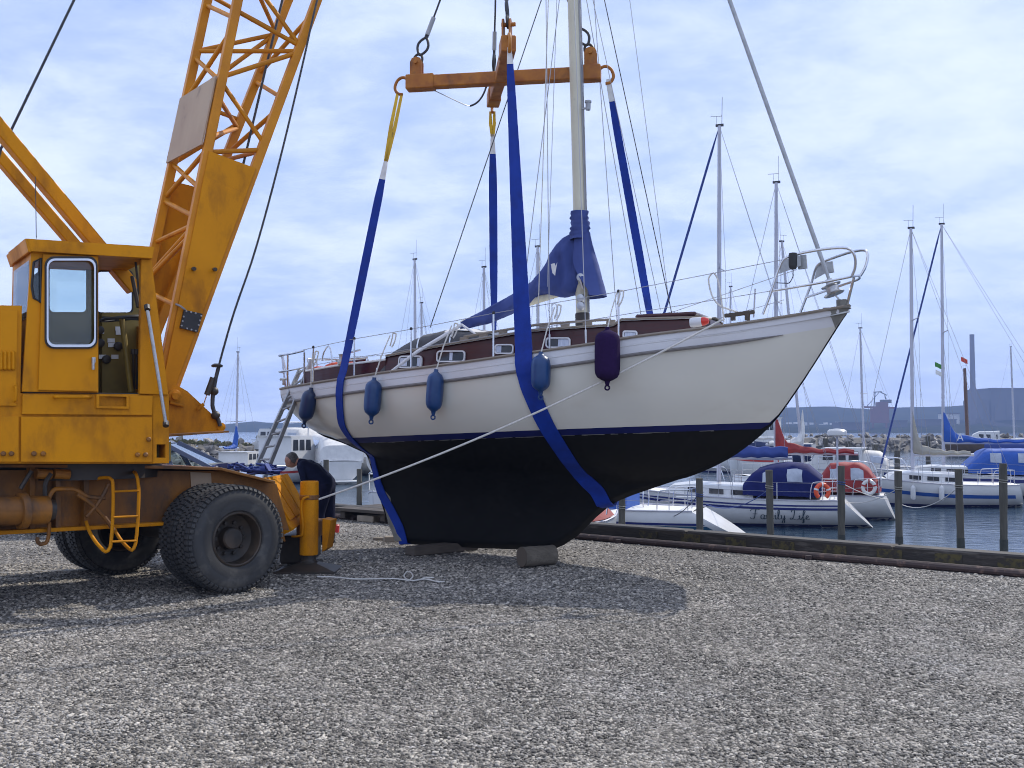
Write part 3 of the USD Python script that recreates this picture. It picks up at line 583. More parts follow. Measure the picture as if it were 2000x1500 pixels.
# pulpit
pul = thing('dummy', None, None) if False else None
def V(px, py, off): return L(px, py, off)
def smoothpath(pts, n=40):
    pts = np.array(pts); t = np.r_[0, np.cumsum(np.linalg.norm(np.diff(pts, axis=0), axis=1))]
    s_ = np.linspace(0, t[-1], n); q_ = np.stack([PC(t, pts[:, k])(s_) for k in range(3)], -1); return q_
yo = -.42
top_s = smoothpath([V(1490, 614, -.47), V(1506, 570, -.45), V(1521, 525, -.43), V(1530, 507, -.42), V(1550, 498, -.40), V(1640, 484, -.3), V(1655, 485, -.28), V(1668, 496, -.26), V(1671, 508, -.24), V(1664, 538, -.2)])
pulp = part(yacht, 'pulpit', MB().tube(top_s, .0165, 9), 'stainless', True)
top_p = smoothpath([V(1563, 610, .40), V(1584, 555, .38), V(1597, 518, .36), V(1614, 509, .32), V(1680, 489, .2), V(1690, 489, .18), V(1695, 499, .16), V(1693, 512, .14), V(1679, 540, .1)])
part(pulp, 'rail', MB().tube(top_p, .0165, 9), 'stainless', True)
part(pulp, 'rail', MB().tube(smoothpath([V(1502, 569, -.44), V(1650, 543, -.22), V(1664, 540, -.18), V(1678, 539, .0), V(1679, 543, .1), V(1650, 555, .25), V(1573, 581, .38)]), .0145, 9), 'stainless', True)
part(pulp, 'leg', MB().tube([V(1668, 541, -.1), V(1655, 594, -.03)], .0165, 9), 'stainless', True)
mb = MB(); mb.prism([V(1521, 535, -.43), V(1530, 508, -.42), V(1565, 500, -.38), V(1566, 520, -.38)], A3(0, .006, 0)); mb.bar(V(1566, 499, -.34), V(1568, 525, -.34), .05, .10)
lb = part(pulp, 'lamp_board', mb, 'galvanised', True, False)
mb = MB(); c = V(1549, 526, -.42); mb.lathe(c, Z, [(0, 0), (.03, 0), (.045, .02), (.05, .05), (.05, .16), (.045, .19), (0, .2)], 16); part(lb, 'lamp', mb, 'black_rubber', True)
part(lb, 'cable', MB().tube(smoothpath([c, c + A3(0, 0, -.06), c + A3(-.06, 0, -.16), c + A3(-.16, 0, -.15), V(1517, 552, -.44)]), .006, 6), 'wire_dark', True)
mb = MB(); mb.prism([V(1590, 546, .36), V(1597, 519, .36), V(1612, 512, .34), V(1612, 533, .34)], A3(0, .006, 0)); mb.bar(V(1618, 512, .32), V(1621, 533, .32), .05, .10)
part(pulp, 'lamp_board', mb, 'galvanised', True, False)
# stanchions, lifelines, pushpit
stn = [(1208, 660, 570, -1), (1070, 640, 545, 1), (964, 701, 612, -1), (803, 721, 643, -1), (692, 739, 662, -1), (612, 750, 679, -1)]
tops = []
for px, p0, p1, s in stn:
    if s == -1:
        a, c = L(px, p0, -1.0), L(px, p1, -1.0); off = -(float(BS(a[0])) - .07); a, c = L(px, p0, off), L(px, p1, off); a[2] = SH(a[0]) - .03; tops.append(c)
        st = part(yacht, 'stanchion', MB().tube([a, c], [.014, .0115], 8), 'stainless', True); part(st, 'cap', MB().lathe(c, Z, [(.0, -.01), (.018, -.01), (.02, .012), (.012, .026), (0, .028)], 10), 'black_rubber', True)
        part(yacht, 'stanchion', MB().tube([a * A3(1, -1, 1), c * A3(1, -1, 1)], [.014, .0115], 8), 'stainless', True)
tops = sorted(tops, key=lambda p: p[0])
tail = L(552, 693, -.45)
for s in (-1, 1):
    up = [tail] + tops + [V(1530, 507, -.42)]; k = A3(1, s * -1, 1)
    part(yacht, 'lifeline', MB().tube(np.array(up) * k, .0045, 5), 'wire_light', True)
    low = [p - A3(0, 0, (p[2] - SH(p[0])) * .48) for p in tops] + [V(1502, 569, -.44)]
    part(yacht, 'lifeline', MB().tube(np.array(low) * k, .004, 5), 'wire_light', True)
ph = .56
zt_ = SH(-3.5)
mb = MB(); arc = [A3(-2.9, -.82, SH(-2.9) + ph * .1)] if False else []
t = [A3(-3.0, -.80, SH(-3) + .50), A3(-3.45, -.62, zt_ + .50), A3(-3.72, -.46, zt_ + .5), A3(-3.78, -.3, zt_ + .5)]
pp_ = part(yacht, 'pushpit', MB().tube(smoothpath(t), .0165, 9), 'stainless', True)
part(pp_, 'rail', MB().tube(smoothpath(np.array(t) * A3(1, -1, 1)), .0165, 9), 'stainless', True)
for s in (-1, 1):
    part(pp_, 'rail', MB().tube(smoothpath([A3(-3.0, s * .80, SH(-3) + .26), A3(-3.45, s * .62, zt_ + .26), A3(-3.72, s * .46, zt_ + .26), A3(-3.78, s * .3, zt_ + .26)]), .013, 8), 'stainless', True)
    for x, y in ((-3.0, .8), (-3.45, .60), (-3.7, .42), (-3.78, .3)): part(pp_, 'leg', MB().tube([A3(max(x, -3.62), s * y, SH(max(x, -3.6)) - .02), A3(x, s * y, zt_ + .50)], .0145, 8), 'stainless', True)
# stern ladder hoops, rail ends, loops seen above the rail
part(yacht, 'antenna_hoop', MB().tube(smoothpath([L(629, 705, -.5), L(636, 681, -.5), L(641, 676, -.5), L(645, 681, -.5), L(648, 706, -.5)]), .012, 7), 'stainless', True)
part(yacht, 'grab_hoop', MB().tube(smoothpath([L(1088, 640, -.3), L(1088, 598, -.3), L(1083, 592, -.3), L(1078, 596, -.3), L(1078, 640, -.3)]), .012, 7), 'stainless', True)
mb = MB(); c = L(554, 752, -.5); mb.tube([c, c + A3(0, 0, .08)], .022, 8); mb.tube([c + A3(-.06, 0, .085), c + A3(.06, 0, .085)], .02, 8); part(yacht, 'bollard', mb, 'steel', True)
# foredeck: loop of hose, windlass bar, cleat lamp
part(yacht, 'anchor_line', MB().tube(smoothpath([L(1414, 628, 0), L(1409, 585, 0), L(1402, 546, 0), L(1393, 533, 0), L(1384, 545, 0), L(1390, 575, 0), L(1405, 596, 0), L(1432, 607, 0), L(1450, 612, -.1), L(1462, 622, -.2)], 50), .011, 7), 'rope_white', True)
mb = MB(); mb.bar(L(1415, 617, -.3), L(1474, 609, -.3), .04, .05, ch=.01)
for px in (1432, 1460): mb.bar(L(px, 612, -.3), L(px, 626, -.3), .05, .05)
part(yacht, 'windlass', mb, 'timber_dark', True, False)
mb = MB(); mb.tube([L(1472, 620, -.2), L(1475, 564, -.2)], .010, 6); part(yacht, 'staff', mb, 'alu_mast', True)
c = L(1365, 630, -.75)
part(part(yacht, 'bow_lamp', MB().lathe(c - A3(.1, 0, 0), A3(1, 0, .08), [(0, 0), (.055, 0), (.06, .03), (.058, .12), (.05, .14)], 14), 'hull_white', True), 'lens', MB().lathe(c + A3(.04, 0, .01), A3(1, 0, .08), [(.052, 0), (.05, .03), (.03, .075), (0, .085)], 14), 'lamp_red', True)

# ------------------------------------------------------------------ ray onto the hull (starboard side)
def onhull(px, py, gap=.008):
    d = ray(px, py); best = None
    for t in np.linspace(9.5, 17, 3000):
        p = yl(CP + d * t)
        if -3.66 < p[0] < 4.3 and ZK(p[0]) < p[2] < SH(p[0]) and p[1] < 0 and -p[1] < hull_y(p[0], p[2]) + gap: return A3(p[0], -(hull_y(p[0], p[2]) + gap), p[2])
    return None

# ================================================================== spreader beam, wire legs and slings
A_L, A_R = at(800, 163, 14.1), at(1168, 143, 13.7)
CC = (A_L + A_R) / 2; CC = at(977, 152, 13.9)
du = unit(A_R - A_L); dv = A3(-du[1], du[0], 0); dv = unit(dv)
NEAR, FAR = at(993, 86, 12.55), at(963, 196, 15.1)
spb = thing('spreader_beam', 'orange cross-shaped spreader beam hanging on four wire ropes above the yacht', 'spreader beam', CC, math.atan2(du[1], du[0]))
part(spb, 'beam', MB().bar(A_L, A_R, .15, .17, ch=.012), 'spreader_orange', smooth=False)
dn_ = unit(NEAR - FAR)
part(spb, 'beam', MB().bar(CC - dn_ * .08 + A3(0, 0, .0), FAR, .15, .165, ch=.012), 'spreader_orange', smooth=False)
part(spb, 'beam', MB().bar(CC + dn_ * .08, NEAR, .15, .165, ch=.012), 'spreader_orange', smooth=False)
ends = [(A_L, -du, dv), (A_R, du, dv), (NEAR, dn_, du), (FAR, -dn_, du)]
rings = []
for e_, d, s_ in ends:
    mb = MB(); mb.bar(e_ - d * .36, e_ + d * .04, .185, .205, ch=.012)
    sl = part(spb, 'end_sleeve', mb, 'spreader_orange', smooth=False)
    up0 = e_ - d * .10 + Z * .09; mb = MB()
    for w_ in (-.045, .045):
        mb.prism([up0 + s_ * w_ + d * a + Z * z for a, z in ((-.085, 0), (.085, 0), (.085, .20), (.06, .25), (.0, .27), (-.06, .25), (-.085, .20))], s_ * .02)
    mb.tube([up0 - s_ * .08 + Z * .19, up0 + s_ * .1 + Z * .19], .026, 10)
    lug = part(spb, 'lug', mb, 'spreader_orange', smooth=False)
    hook = smoothpath([e_ + d * .03 + Z * .06, e_ + d * .10 + Z * .09, e_ + d * .18 + Z * .04, e_ + d * .21 - Z * .05, e_ + d * .16 - Z * .14, e_ + d * .10 - Z * .15], 20)
    part(spb, 'hook', MB().tube(hook, .022, 8), 'spreader_orange'); rings.append((up0 + Z * .19, e_ + d * .14 - Z * .13, s_, d))
HOOK = at(975, -310, 13.9)
names = ['left', 'right', 'near', 'far']
labels = ['thin black wire rope rising from the left end of the spreader beam', 'wire rope partly behind the cream mast, at the right end of the spreader beam',
          'wire rope with a grey shackle at the near end of the spreader beam', 'straight black wire rope to the rear arm of the spreader, beside the shackled one']
for (p, _, s_, d), lb_ in zip(rings, labels):
    w_ = thing('wire_rope_leg', lb_, 'wire rope', p, 0, 'wire rope legs of the spreader beam')
    u = unit(HOOK - p); sd = s_; nn = unit(np.cross(u, sd))
    sh_ = [p + sd * .05 * math.sin(a) + u * (.09 - .08 * math.cos(a)) * 1.0 for a in np.linspace(0, 2 * np.pi, 18)]
    part(w_, 'shackle', MB().tube([p + nn * .06 * math.sin(a) + u * (.05 - .085 * math.cos(a)) for a in np.linspace(0, 2 * np.pi, 18)], .018, 8), 'dark_grease')
    eye = [p + u * (.12 + .30 * t) + dd * (.075 * math.sin(math.pi * min(1, t * 1.15)) ** .8 if t < .86 else .012) for t, dd in [(t, nn) for t in np.linspace(.0, 1, 14)] + [(t, -nn) for t in np.linspace(1, 0, 14)]]
    part(w_, 'eye', MB().tube(eye, .019, 8), 'wire_dark')
    part(w_, 'ferrule', MB().tube([p + u * .42, p + u * .68], .032, 10), 'galvanised')
    part(w_, 'rope', MB().tube([p + u * .66, HOOK], .0135, 8), 'wire_dark')
# thin safety line and hose between beam arms
part(spb, 'safety_line', MB().tube([A_L + du * .3 - Z * .09, at(908, 205, 14.3), at(918, 207, 14.4)], .006, 6), 'wire_light')
part(spb, 'hose', MB().tube(smoothpath([at(918, 207, 14.4), at(932, 200, 14.45), at(945, 182, 14.5), at(950, 168, 14.5)]), .014, 7), 'wire_dark')

def girth(x, side, z0, z1, n=14, gap=.012):
    z = np.linspace(z0, z1, n); return np.stack([np.full(n, x), side * (hull_y(np.full(n, x), z) + gap), z], -1)
def sling(label, fore_px, x_under, top_s, top_p, leave_port, ws, wp, yellow_s, yellow_p, px_top):
    t = thing('lifting_sling', label, 'lifting sling', YO, -YA, 'blue slings under the yacht')
    st = [onhull(px, py, .012) for px, py in fore_px]; st = [p for p in st if p is not None]
    under = [A3(x_under, -.09, ZK(x_under) - .015), A3(x_under, .0, ZK(x_under) - .03), A3(x_under, .09, ZK(x_under) - .015)]
    pg = [p * A3(1, -1, 1) for p in st[::-1]]; pg = [p for p in pg]
    pg[-1] = A3(leave_port, BS(leave_port) + .012, SH(leave_port))
    path = np.array(st + under + pg); sp = smoothpath(path, 120)
    for i, p in enumerate(sp):
        if abs(p[1]) > .13 and p[2] < SH(p[0]) + .002: p[1] = np.sign(p[1]) * (hull_y(p[0], max(p[2], ZK(p[0]) + .02)) + (.034 if p[2] > SH(p[0]) - .26 else .022))
    Tn = np.gradient(sp, axis=0); ctr = sp * A3(1, 0, 0); ctr[:, 2] = .1
    # width direction lies along the hull: across the path and tangent to the surface
    nrm = []
    for p, tn in zip(sp, Tn):
        s = 1 if p[1] > 0 else -1; e = .02; z = np.clip(p[2], ZK(p[0]) + .03, SH(p[0])); 
        dyz = (hull_y(p[0], min(z + e, SH(p[0]))) - hull_y(p[0], z - e)) / (2 * e); dyx = (hull_y(p[0] + e, z) - hull_y(p[0] - e, z)) / (2 * e)
        n = A3(-dyx, s, -dyz) if abs(p[1]) > .07 else A3(0, 0, -1)
        nrm.append(unit(n))
    nrm = np.array(nrm); wd = np.cross(nrm, Tn); wd /= np.linalg.norm(wd, axis=1, keepdims=True)
    for i in range(1, len(wd)):
        if np.dot(wd[i], wd[i - 1]) < 0: wd[i] *= -1
    for _ in range(6): wd[1:-1] = (wd[:-2] + wd[1:-1] + wd[2:]) / 3
    A, B = yl(top_s), yl(top_p); a_, b__ = st[0], pg[-1]
    def leg(P0, P1, yel, w0, w1, w0d, name_top):
        # P0 spreader end, P1 hull end; yel = length of yellow strop at the top
        Lg = np.linalg.norm(P1 - P0); u = (P1 - P0) / Lg
        side = unit(np.cross(u, np.cross(w0d, u))); sp_ = yl(YO + RT)
        fl = unit(unit(yl(RT + YO)) - u * np.dot(unit(yl(RT + YO)), u))
        if yel:
            y1 = P0 + u * yel
            part(t, 'yellow_strop', MB().ribbon([P0 + fl * .03, (P0 + y1) / 2 + fl * .028, y1 + fl * .004], fl, [.035, .05, .05], .02).ribbon([P0 - fl * .03, (P0 + y1) / 2 - fl * .028, y1 - fl * .004], fl, [.035, .05, .05], .02), 'sling_yellow', True)
            s0 = y1
        else: s0 = P0
        e1 = s0 + u * (.17 if w1 > .2 else .26); part(t, 'white_eye', MB().ribbon([s0 - u * .04, s0 + u * .06, e1], fl, [.045, .065, w0 * .75], .02), 'sling_white', True)
        n = 24; tt = np.linspace(0, 1, n)[:, None]; pts = (e1 - u * .02) * (1 - tt) + P1 * tt
        wdir = fl * (1 - tt ** 1.5) + side * tt ** 1.5 * np.sign(np.dot(fl, side) or 1)
        ww = np.interp(tt[:, 0], [0, .1, .55, 1], [w0 * .75, w0, (w0 + w1) / 2, w1])
        return pts, wdir, ww
    p1, d1, w1_ = leg(A, a_, yellow_s, ws[0], ws[1], wd[0], 's')
    p2, d2, w2_ = leg(B, b__, yellow_p, wp[0], wp[1], wd[-1], 'p')
    if np.dot(d1[-1], wd[0]) < 0: wd = -wd
    if np.dot(d2[-1], wd[-1]) < 0: d2 = -d2
    allp = np.vstack([p1[:-1], sp, p2[::-1][1:]]); alld = np.vstack([d1[:-1], wd, d2[::-1][1:]]); allw = np.r_[w1_[:-1], np.linspace(ws[1], wp[1], len(sp)), w2_[::-1][1:]]
    part(t, 'webbing', MB().ribbon(allp, alld, allw, .014), 'sling_blue', True, 40)
sling('broad blue sling round the forward hull, nearest to the camera', [(1024, 706), (1031, 745), (1046, 785), (1066, 828), (1094, 874), (1132, 926), (1168, 962)], 1.28, rings[2][1], rings[1][1], float(L(1278, 622, 1.12)[0]), (.105, .225), (.10, .15), 0, 0, None)
sling('blue sling with yellow strops round the stern quarter of the hull', [(667, 742), (664, 775), (665, 805), (672, 838), (690, 875), (716, 915), (742, 955), (765, 1000), (783, 1040)], -1.78, rings[0][1], rings[3][1], float(L(958, 648, 1.15)[0]), (.11, .13), (.12, .14), 1.0, .38, None)

# ------------------------------------------------------------------ fenders (hang from the guard rail on their own lines)
def fender(px, pt, pb, dpx, tie, m, label, eye=True, group='blue fenders along the yacht'):
    c = onhull(px, (pt + pb) / 2) if onhull(px, (pt + pb) / 2) is not None else L(px, (pt + pb) / 2, -1.3)
    w = yw(c); r = dpx / 2000 * w[1] / 2
    a, b_ = L(px + .5, pt, c[1] - r), L(px, pb, c[1] - r)
    if px < 700: a, b_ = L(px + 8, pt, c[1] - r - .02), L(px - 6, pb, c[1] - r)
    elif px < 1000: a, b_ = L(px + 3, pt, c[1] - r), L(px - 3, pb, c[1] - r)
    u = unit(a - b_); H = np.linalg.norm(a - b_); t = thing('fender', label, 'fender', yw(b_), 0, group)
    pr = [(0, 0), (.018, .0), (.026, .03), (.032, .055), (r * .5, .072), (r * .8, .10), (r * .95, .14), (r, .19), (r * 1.01, H * .5), (r, H - .16), (r * .93, H - .105), (r * .75, H - .07), (r * .45, H - .048), (.028, H - .03), (.026, H), (0, H)]
    g = MB().lathe(b_, u, pr, 22); v, f = g.arrays(); v = np.array([yw(p) for p in v]); part(t, 'body', (v, f), m, smooth=50)
    if eye: part(t, 'eye', MB().tube([yw(b_ - u * .02) + A3(math.cos(q_), 0, math.sin(q_)) * .026 for q_ in np.linspace(0, 2 * np.pi, 12)], .011, 6), m)
    tp = L(*tie[:2], -(float(BS(L(*tie[:2], -1.1)[0])) - .05)); part(t, 'line', MB().tube([yw(a - u * .02), yw(a + (tp - a) * .5 + A3(0, -.02, 0)), yw(tp)], .009, 6), 'rope_white')
    part(t, 'knot', MB().tube(smoothpath([yw(tp) + A3(*k) for k in ((0, 0, -.14), (.03, -.01, -.03), (.04, 0, .03), (.08, 0, .02), (.07, -.01, -.05), (.02, -.01, -.16))]), .010, 6), 'rope_white')
fender(600, 757, 829, 30, (611, 690), 'fender_navy', 'dark blue fender nearest the stern, beside the ladder')
fender(728, 737, 821, 33, (762, 655), 'fender_blue', 'blue fender just forward of the aft sling, below the cockpit')
fender(849, 721, 812, 33, (882, 636), 'fender_blue', 'blue fender alone amidships, midway between the two slings')
fender(1056, 687, 773, 38, (1083, 600), 'fender_blue', 'blue fender overlapping the forward edge of the near sling')
fender(1186, 639, 754, 49, (1205, 572), 'fender_purple', 'large purple cloth-covered fender below the forward stanchion', group='')

# ================================================================== mobile crane
HA = math.radians(35); Hh, Hs = A3(math.cos(HA), math.sin(HA), 0), A3(-math.sin(HA), math.cos(HA), 0)    # superstructure: ahead, across (away)
HO = at(150, 765, 9.75)
def H(px, py, off=0.): return onplane(px, py, HO + Hs * off, Hs)
CA = math.radians(45); Ch, Cs = A3(math.cos(CA), math.sin(CA), 0), A3(-math.sin(CA), math.cos(CA), 0)    # carrier
CO = onz(465, 1053, .56)
def Cc(px, py, off=0.): return onplane(px, py, CO + Cs * off, Cs)
crane = thing('mobile_crane', 'yellow mobile crane with lattice boom, open cab and big dual tyres', 'crane', A3(*(CO[:2]), 0), HA)
# --- house
def Hp(pts, off=0.): return [H(x, y, off) for x, y in pts]
house = part(crane, 'superstructure', MB().prism(Hp([(-330, 590), (43, 597), (40, 768), (300, 770), (302, 906), (-330, 905)], .03), Hs * 2.35), 'crane_yellow', smooth=False)
for pts, th in (([(-330, 600), (34, 606), (31, 793), (-330, 788)], .02), ([(-330, 812), (36, 813), (36, 902), (-330, 902)], .02), ([(43, 770), (297, 773), (296, 811), (42, 809)], .028), ([(40, 814), (296, 815), (296, 903), (40, 902)], .028)):
    holes = [Hp([(189, 771.5), (249, 773), (249, 797), (189, 796)], 0.03)] if pts[0] == (43, 770) else []
    part(house, 'panel', MB().prism(Hp(pts, .03), -Hs * th, holes), 'crane_yellow', smooth=False)
mb = MB().prism(Hp([(298, 770), (330, 770), (330, 905), (298, 905)], .02), Hs * .9, [Hp([(306, 868), (323, 868), (323, 894), (306, 894)], .02)])
part(house, 'corner_post', mb, 'crane_yellow', smooth=False)
part(house, 'recess', MB().box(H(314, 882, .25), (.02, .2, .2), (Hs, Hh, Z)), 'cab_interior', smooth=False)
part(house, 'step_recess', MB().prism(Hp([(187, 770.5), (251, 772), (251, 799), (187, 797.5)], .002), -Hs * .02, [Hp([(193, 774), (246, 775.5), (246, 794), (193, 793)], .002)]).prism(Hp([(189, 772), (249, 773), (249, 797), (189, 796)], .029), Hs * .004), 'crane_yellow', smooth=False)
for i in range(4):
    x = 2 + i * 8; part(house, 'louvre', MB().bar(H(x, 685, -.005), H(x, 723, -.005), .035, .03, up=Hs, ch=.012), 'crane_yellow', smooth=False)
def handle(parent, pts, off, r, m): return part(parent, 'handle', MB().tube(smoothpath(pts, 20), r, 8), m)
handle(house, [H(108, 775, 0), H(110, 775, -.07), H(142, 775, -.08), H(174, 775, -.07), H(177, 775, 0)], 0, .017, 'crane_yellow')
handle(house, [H(30, 754, 0), H(31, 756, -.06), H(32, 768, -.07), H(30, 782, -.06), H(29, 784, 0)], 0, .012, 'crane_yellow')
for x, y in ((66, 886), (84, 886), (268, 888), (284, 888), (6, 886), (22, 886), (290, 858)):
    part(house, 'bolt', MB().lathe(H(x, y, .0), -Hs, [(.024, 0), (.024, .018), (.014, .026), (0, .026)], 8), 'crane_yellow_dirty')
for x in (-330, 41, 297):
    pass
# --- cab
cab = part(crane, 'cab', MB().prism(Hp([(61, 492), (192, 499), (192, 767), (43, 765)], 0), Hs * .035,
    [[H(x, y, 0) for x, y in ((66, 512), (80, 504), (80, 592), (66, 582), (62, 560))], [H(88 + (u - 88), v, 0) for u, v in rrect(90, 187, 505, 678, .14)]]), 'crane_yellow', smooth=False)
part(cab, 'door', MB().prism(Hp([(83, 497), (190, 501), (191, 765), (74, 762)], -.005), -Hs * .022, [[H(u, v, -.005) for u, v in rrect(91, 186, 506, 677, .16)]]), 'crane_yellow', smooth=False)
wf_ = part(cab, 'window', MB().prism([H(u, v, -.028) for u, v in rrect(87, 190, 501, 681, .17)], -Hs * .016, [[H(u, v, -.028) for u, v in rrect(93, 184, 509, 674, .15)]]), 'black_rubber', smooth=30)
wf_ = part(cab, 'window_trim', MB().prism([H(u, v, -.045) for u, v in rrect(91, 187, 505, 678, .16)], -Hs * .008, [[H(u, v, -.045) for u, v in rrect(94.5, 183.5, 509, 673, .15)]]), 'stainless', smooth=30)
part(cab, 'pane', MB().prism([H(u, v, .005) for u, v in rrect(91, 186, 505, 678, .15)], Hs * .006), 'pane', smooth=False)
part(cab, 'pane', MB().prism(Hp([(65, 513), (81, 503), (81, 593), (65, 583), (61, 560)], .02), Hs * .005), 'pane', smooth=False)
part(cab, 'window_seal', MB().tube(Hp([(66, 512), (80, 504), (80, 592), (66, 582), (62, 560), (66, 512)], -.004), .012, 6), 'black_rubber')
part(cab, 'door_handle', MB().tube([H(182, 700, -.06), H(182, 722, -.06)], .014, 8).box(H(182, 703, -.04), (.03, .05, .05), (Hh, Hs, Z)), 'steel')
# rear and far walls, floor, front frame
CW = 1.0
rear0, rear1 = H(61, 492, 0), H(43, 765, 0)
def rearp(s_, t): return rear0 + (rear1 - rear0) * t + Hs * s_
part(cab, 'rear_wall', MB().prism([rearp(.03, 0), rearp(CW, 0), rearp(CW, 1), rearp(.03, 1)], Hh * .03, [[rearp(.10, .06), rearp(CW - .1, .06), rearp(CW - .1, .46), rearp(.10, .46)]]), 'crane_yellow', smooth=False)
part(cab, 'pane', MB().prism([rearp(.09, .05), rearp(CW - .09, .05), rearp(CW - .09, .47), rearp(.09, .47)], Hh * .006), 'pane', smooth=False)
far = [(75, 502), (285, 512), (322, 770), (62, 770)]
part(cab, 'far_wall', MB().prism(Hp(far, CW), -Hs * .03, [[H(u, v, CW) for u, v in rrect(96, 168, 520, 610, .12)], [H(u, v, CW) for u, v in rrect(188, 258, 530, 611, .12)]]), 'cab_interior', smooth=False)
part(cab, 'pane', MB().prism(Hp([(94, 518), (170, 518), (170, 612), (94, 612)], CW - .015), Hs * .005), 'pane', smooth=False)
part(cab, 'window_seal', MB().prism([H(u, v, CW - .03) for u, v in rrect(186, 260, 528, 613, .13)], -Hs * .01, [[H(u, v, CW - .03) for u, v in rrect(189, 257, 531, 610, .12)]]), 'black_rubber', smooth=False)
part(cab, 'floor', MB().prism([H(45, 764, .04), H(300, 768, .04), H(300, 768, CW), H(45, 764, CW)], -Z * .04), 'dark_grease', smooth=False)
part(cab, 'front_pillar', MB().prism(Hp([(276, 506), (296, 507), (329, 771), (273, 769)], 0), Hs * .07), 'crane_yellow', smooth=False)
part(cab, 'front_pillar', MB().prism(Hp([(276, 506), (294, 507), (329, 771), (313, 769)], CW - .06), Hs * .05), 'crane_yellow', smooth=False)
part(cab, 'front_rail', MB().bar(H(300, 700, .05), H(300, 700, CW), .05, .08), 'cab_interior', smooth=False)
part(cab, 'front_panel', MB().prism([H(312, 640, .07), H(312, 640, CW - .05), H(324, 768, CW - .05), H(324, 768, .07)], -Hh * .02), 'crane_yellow', smooth=False)
roof = part(cab, 'roof', MB().prism([H(52, 466, -.06), H(302, 482, -.06), H(297, 505, -.05), H(60, 491, -.05)], Hs * (CW + .12)), 'crane_yellow', smooth=False)
part(roof, 'rear_visor', MB().prism([H(49, 466, -.06), H(53, 466.3, -.06), H(60, 492, -.05), H(55, 492, -.05)], Hs * .92), 'crane_yellow', smooth=False)
part(cab, 'grab_rail', MB().tube([H(287, 600, -.02), H(287, 601, -.07), H(324, 828, -.07), H(323, 829, -.01)], .018, 8), 'steel')
part(cab, 'lever_end', MB().tube([H(287, 597, -.06), H(288, 605, -.09)], .03, 8), 'dark_grease'); part(cab, 'lever_end', MB().tube([H(324, 824, -.05), H(324, 832, -.08)], .03, 8), 'dark_grease')
# interior
part(cab, 'console', MB().prism([H(195, 612, CW - .05), H(275, 612, CW - .05), H(280, 768, CW - .05), H(195, 768, CW - .05)], -Hs * .10), 'cab_interior', smooth=False)
for x, y in ((196, 648), (196, 668), (232, 642), (233, 650), (217, 665), (218, 674), (200, 697), (224, 697)):
    part(cab, 'placard', MB().prism(Hp([(x - 7, y - 4), (x + 7, y - 4), (x + 7, y + 4), (x - 7, y + 4)], CW - .15), -Hs * .008), 'sling_white', smooth=False)
for x, y in ((194, 645), (195, 670), (230, 676), (207, 702)):
    part(cab, 'gauge', MB().lathe(H(x, y, CW - .15), -Hs, [(.045, 0), (.045, .03), (.03, .04), (0, .04)], 12), 'dark_grease')
st_c = H(238, 622, .42)
sw = part(cab, 'steering_wheel', MB().tube([st_c + Hh * .2 * math.cos(a) + Hs * .2 * math.sin(a) + Z * .03 * math.cos(a) for a in np.linspace(0, 2 * np.pi, 26)], .016, 7).bar(st_c - Hh * .19, st_c + Hh * .19, .02).bar(st_c - Hs * .19, st_c + Hs * .19, .02), 'black_rubber')
part(sw, 'column', MB().tube([st_c, H(256, 765, .42)], .028, 10), 'cab_interior')
for x in (262, 268): part(cab, 'lever', MB().tube([H(x, 760, .5), H(x - 2, 690, .45)], .012, 6).tube([H(x - 2, 692, .45), H(x - 2, 682, .45)], .026, 8), 'dark_grease')
mb = MB(); c = H(125, 690, .5); mb.box(c + Z * .02, (.5, .5, .14), (Hh, Hs, Z), .05); mb.box(c - Hh * .28 + Z * .42, (.12, .5, .75), (unit(Hh - Z * .12), Hs, unit(Z + Hh * .12)), .05); mb.box(c - Z * .3, (.3, .3, .5), (Hh, Hs, Z))
part(cab, 'seat', mb, 'black_rubber', smooth=False)
part(cab, 'wiper', MB().tube([H(265, 512, .1), H(272, 575, .06)], .012, 5).tube([H(258, 540, .2), H(270, 600, .1)], .02, 6), 'dark_grease')
part(roof, 'aerial', MB().tube([H(71, 466, .5), H(69, 345, .5)], .004, 4), 'wire_dark')
# --- gantry legs and back-stay rope
def gl(p0, p1, off, w, h): return part(crane, 'gantry_leg', MB().bar(H(*p0, off), H(*p1, off), w, h, up=Hs, ch=.01), 'crane_yellow', smooth=False)
gl((-180, 38), (262, 566), .95, .135, .18)
gl((-190, 86), (160, 496), 1.9, .115, .16)
part(crane, 'gantry_rope', MB().tube([H(20, 258, 1.3), H(160, -32, 1.3)], .014, 7), 'wire_dark')
part(crane, 'gantry_rope', MB().tube([H(20, 258, 1.3), H(2, 290, 1.3), H(-30, 420, 1.3)], .014, 7), 'wire_dark')
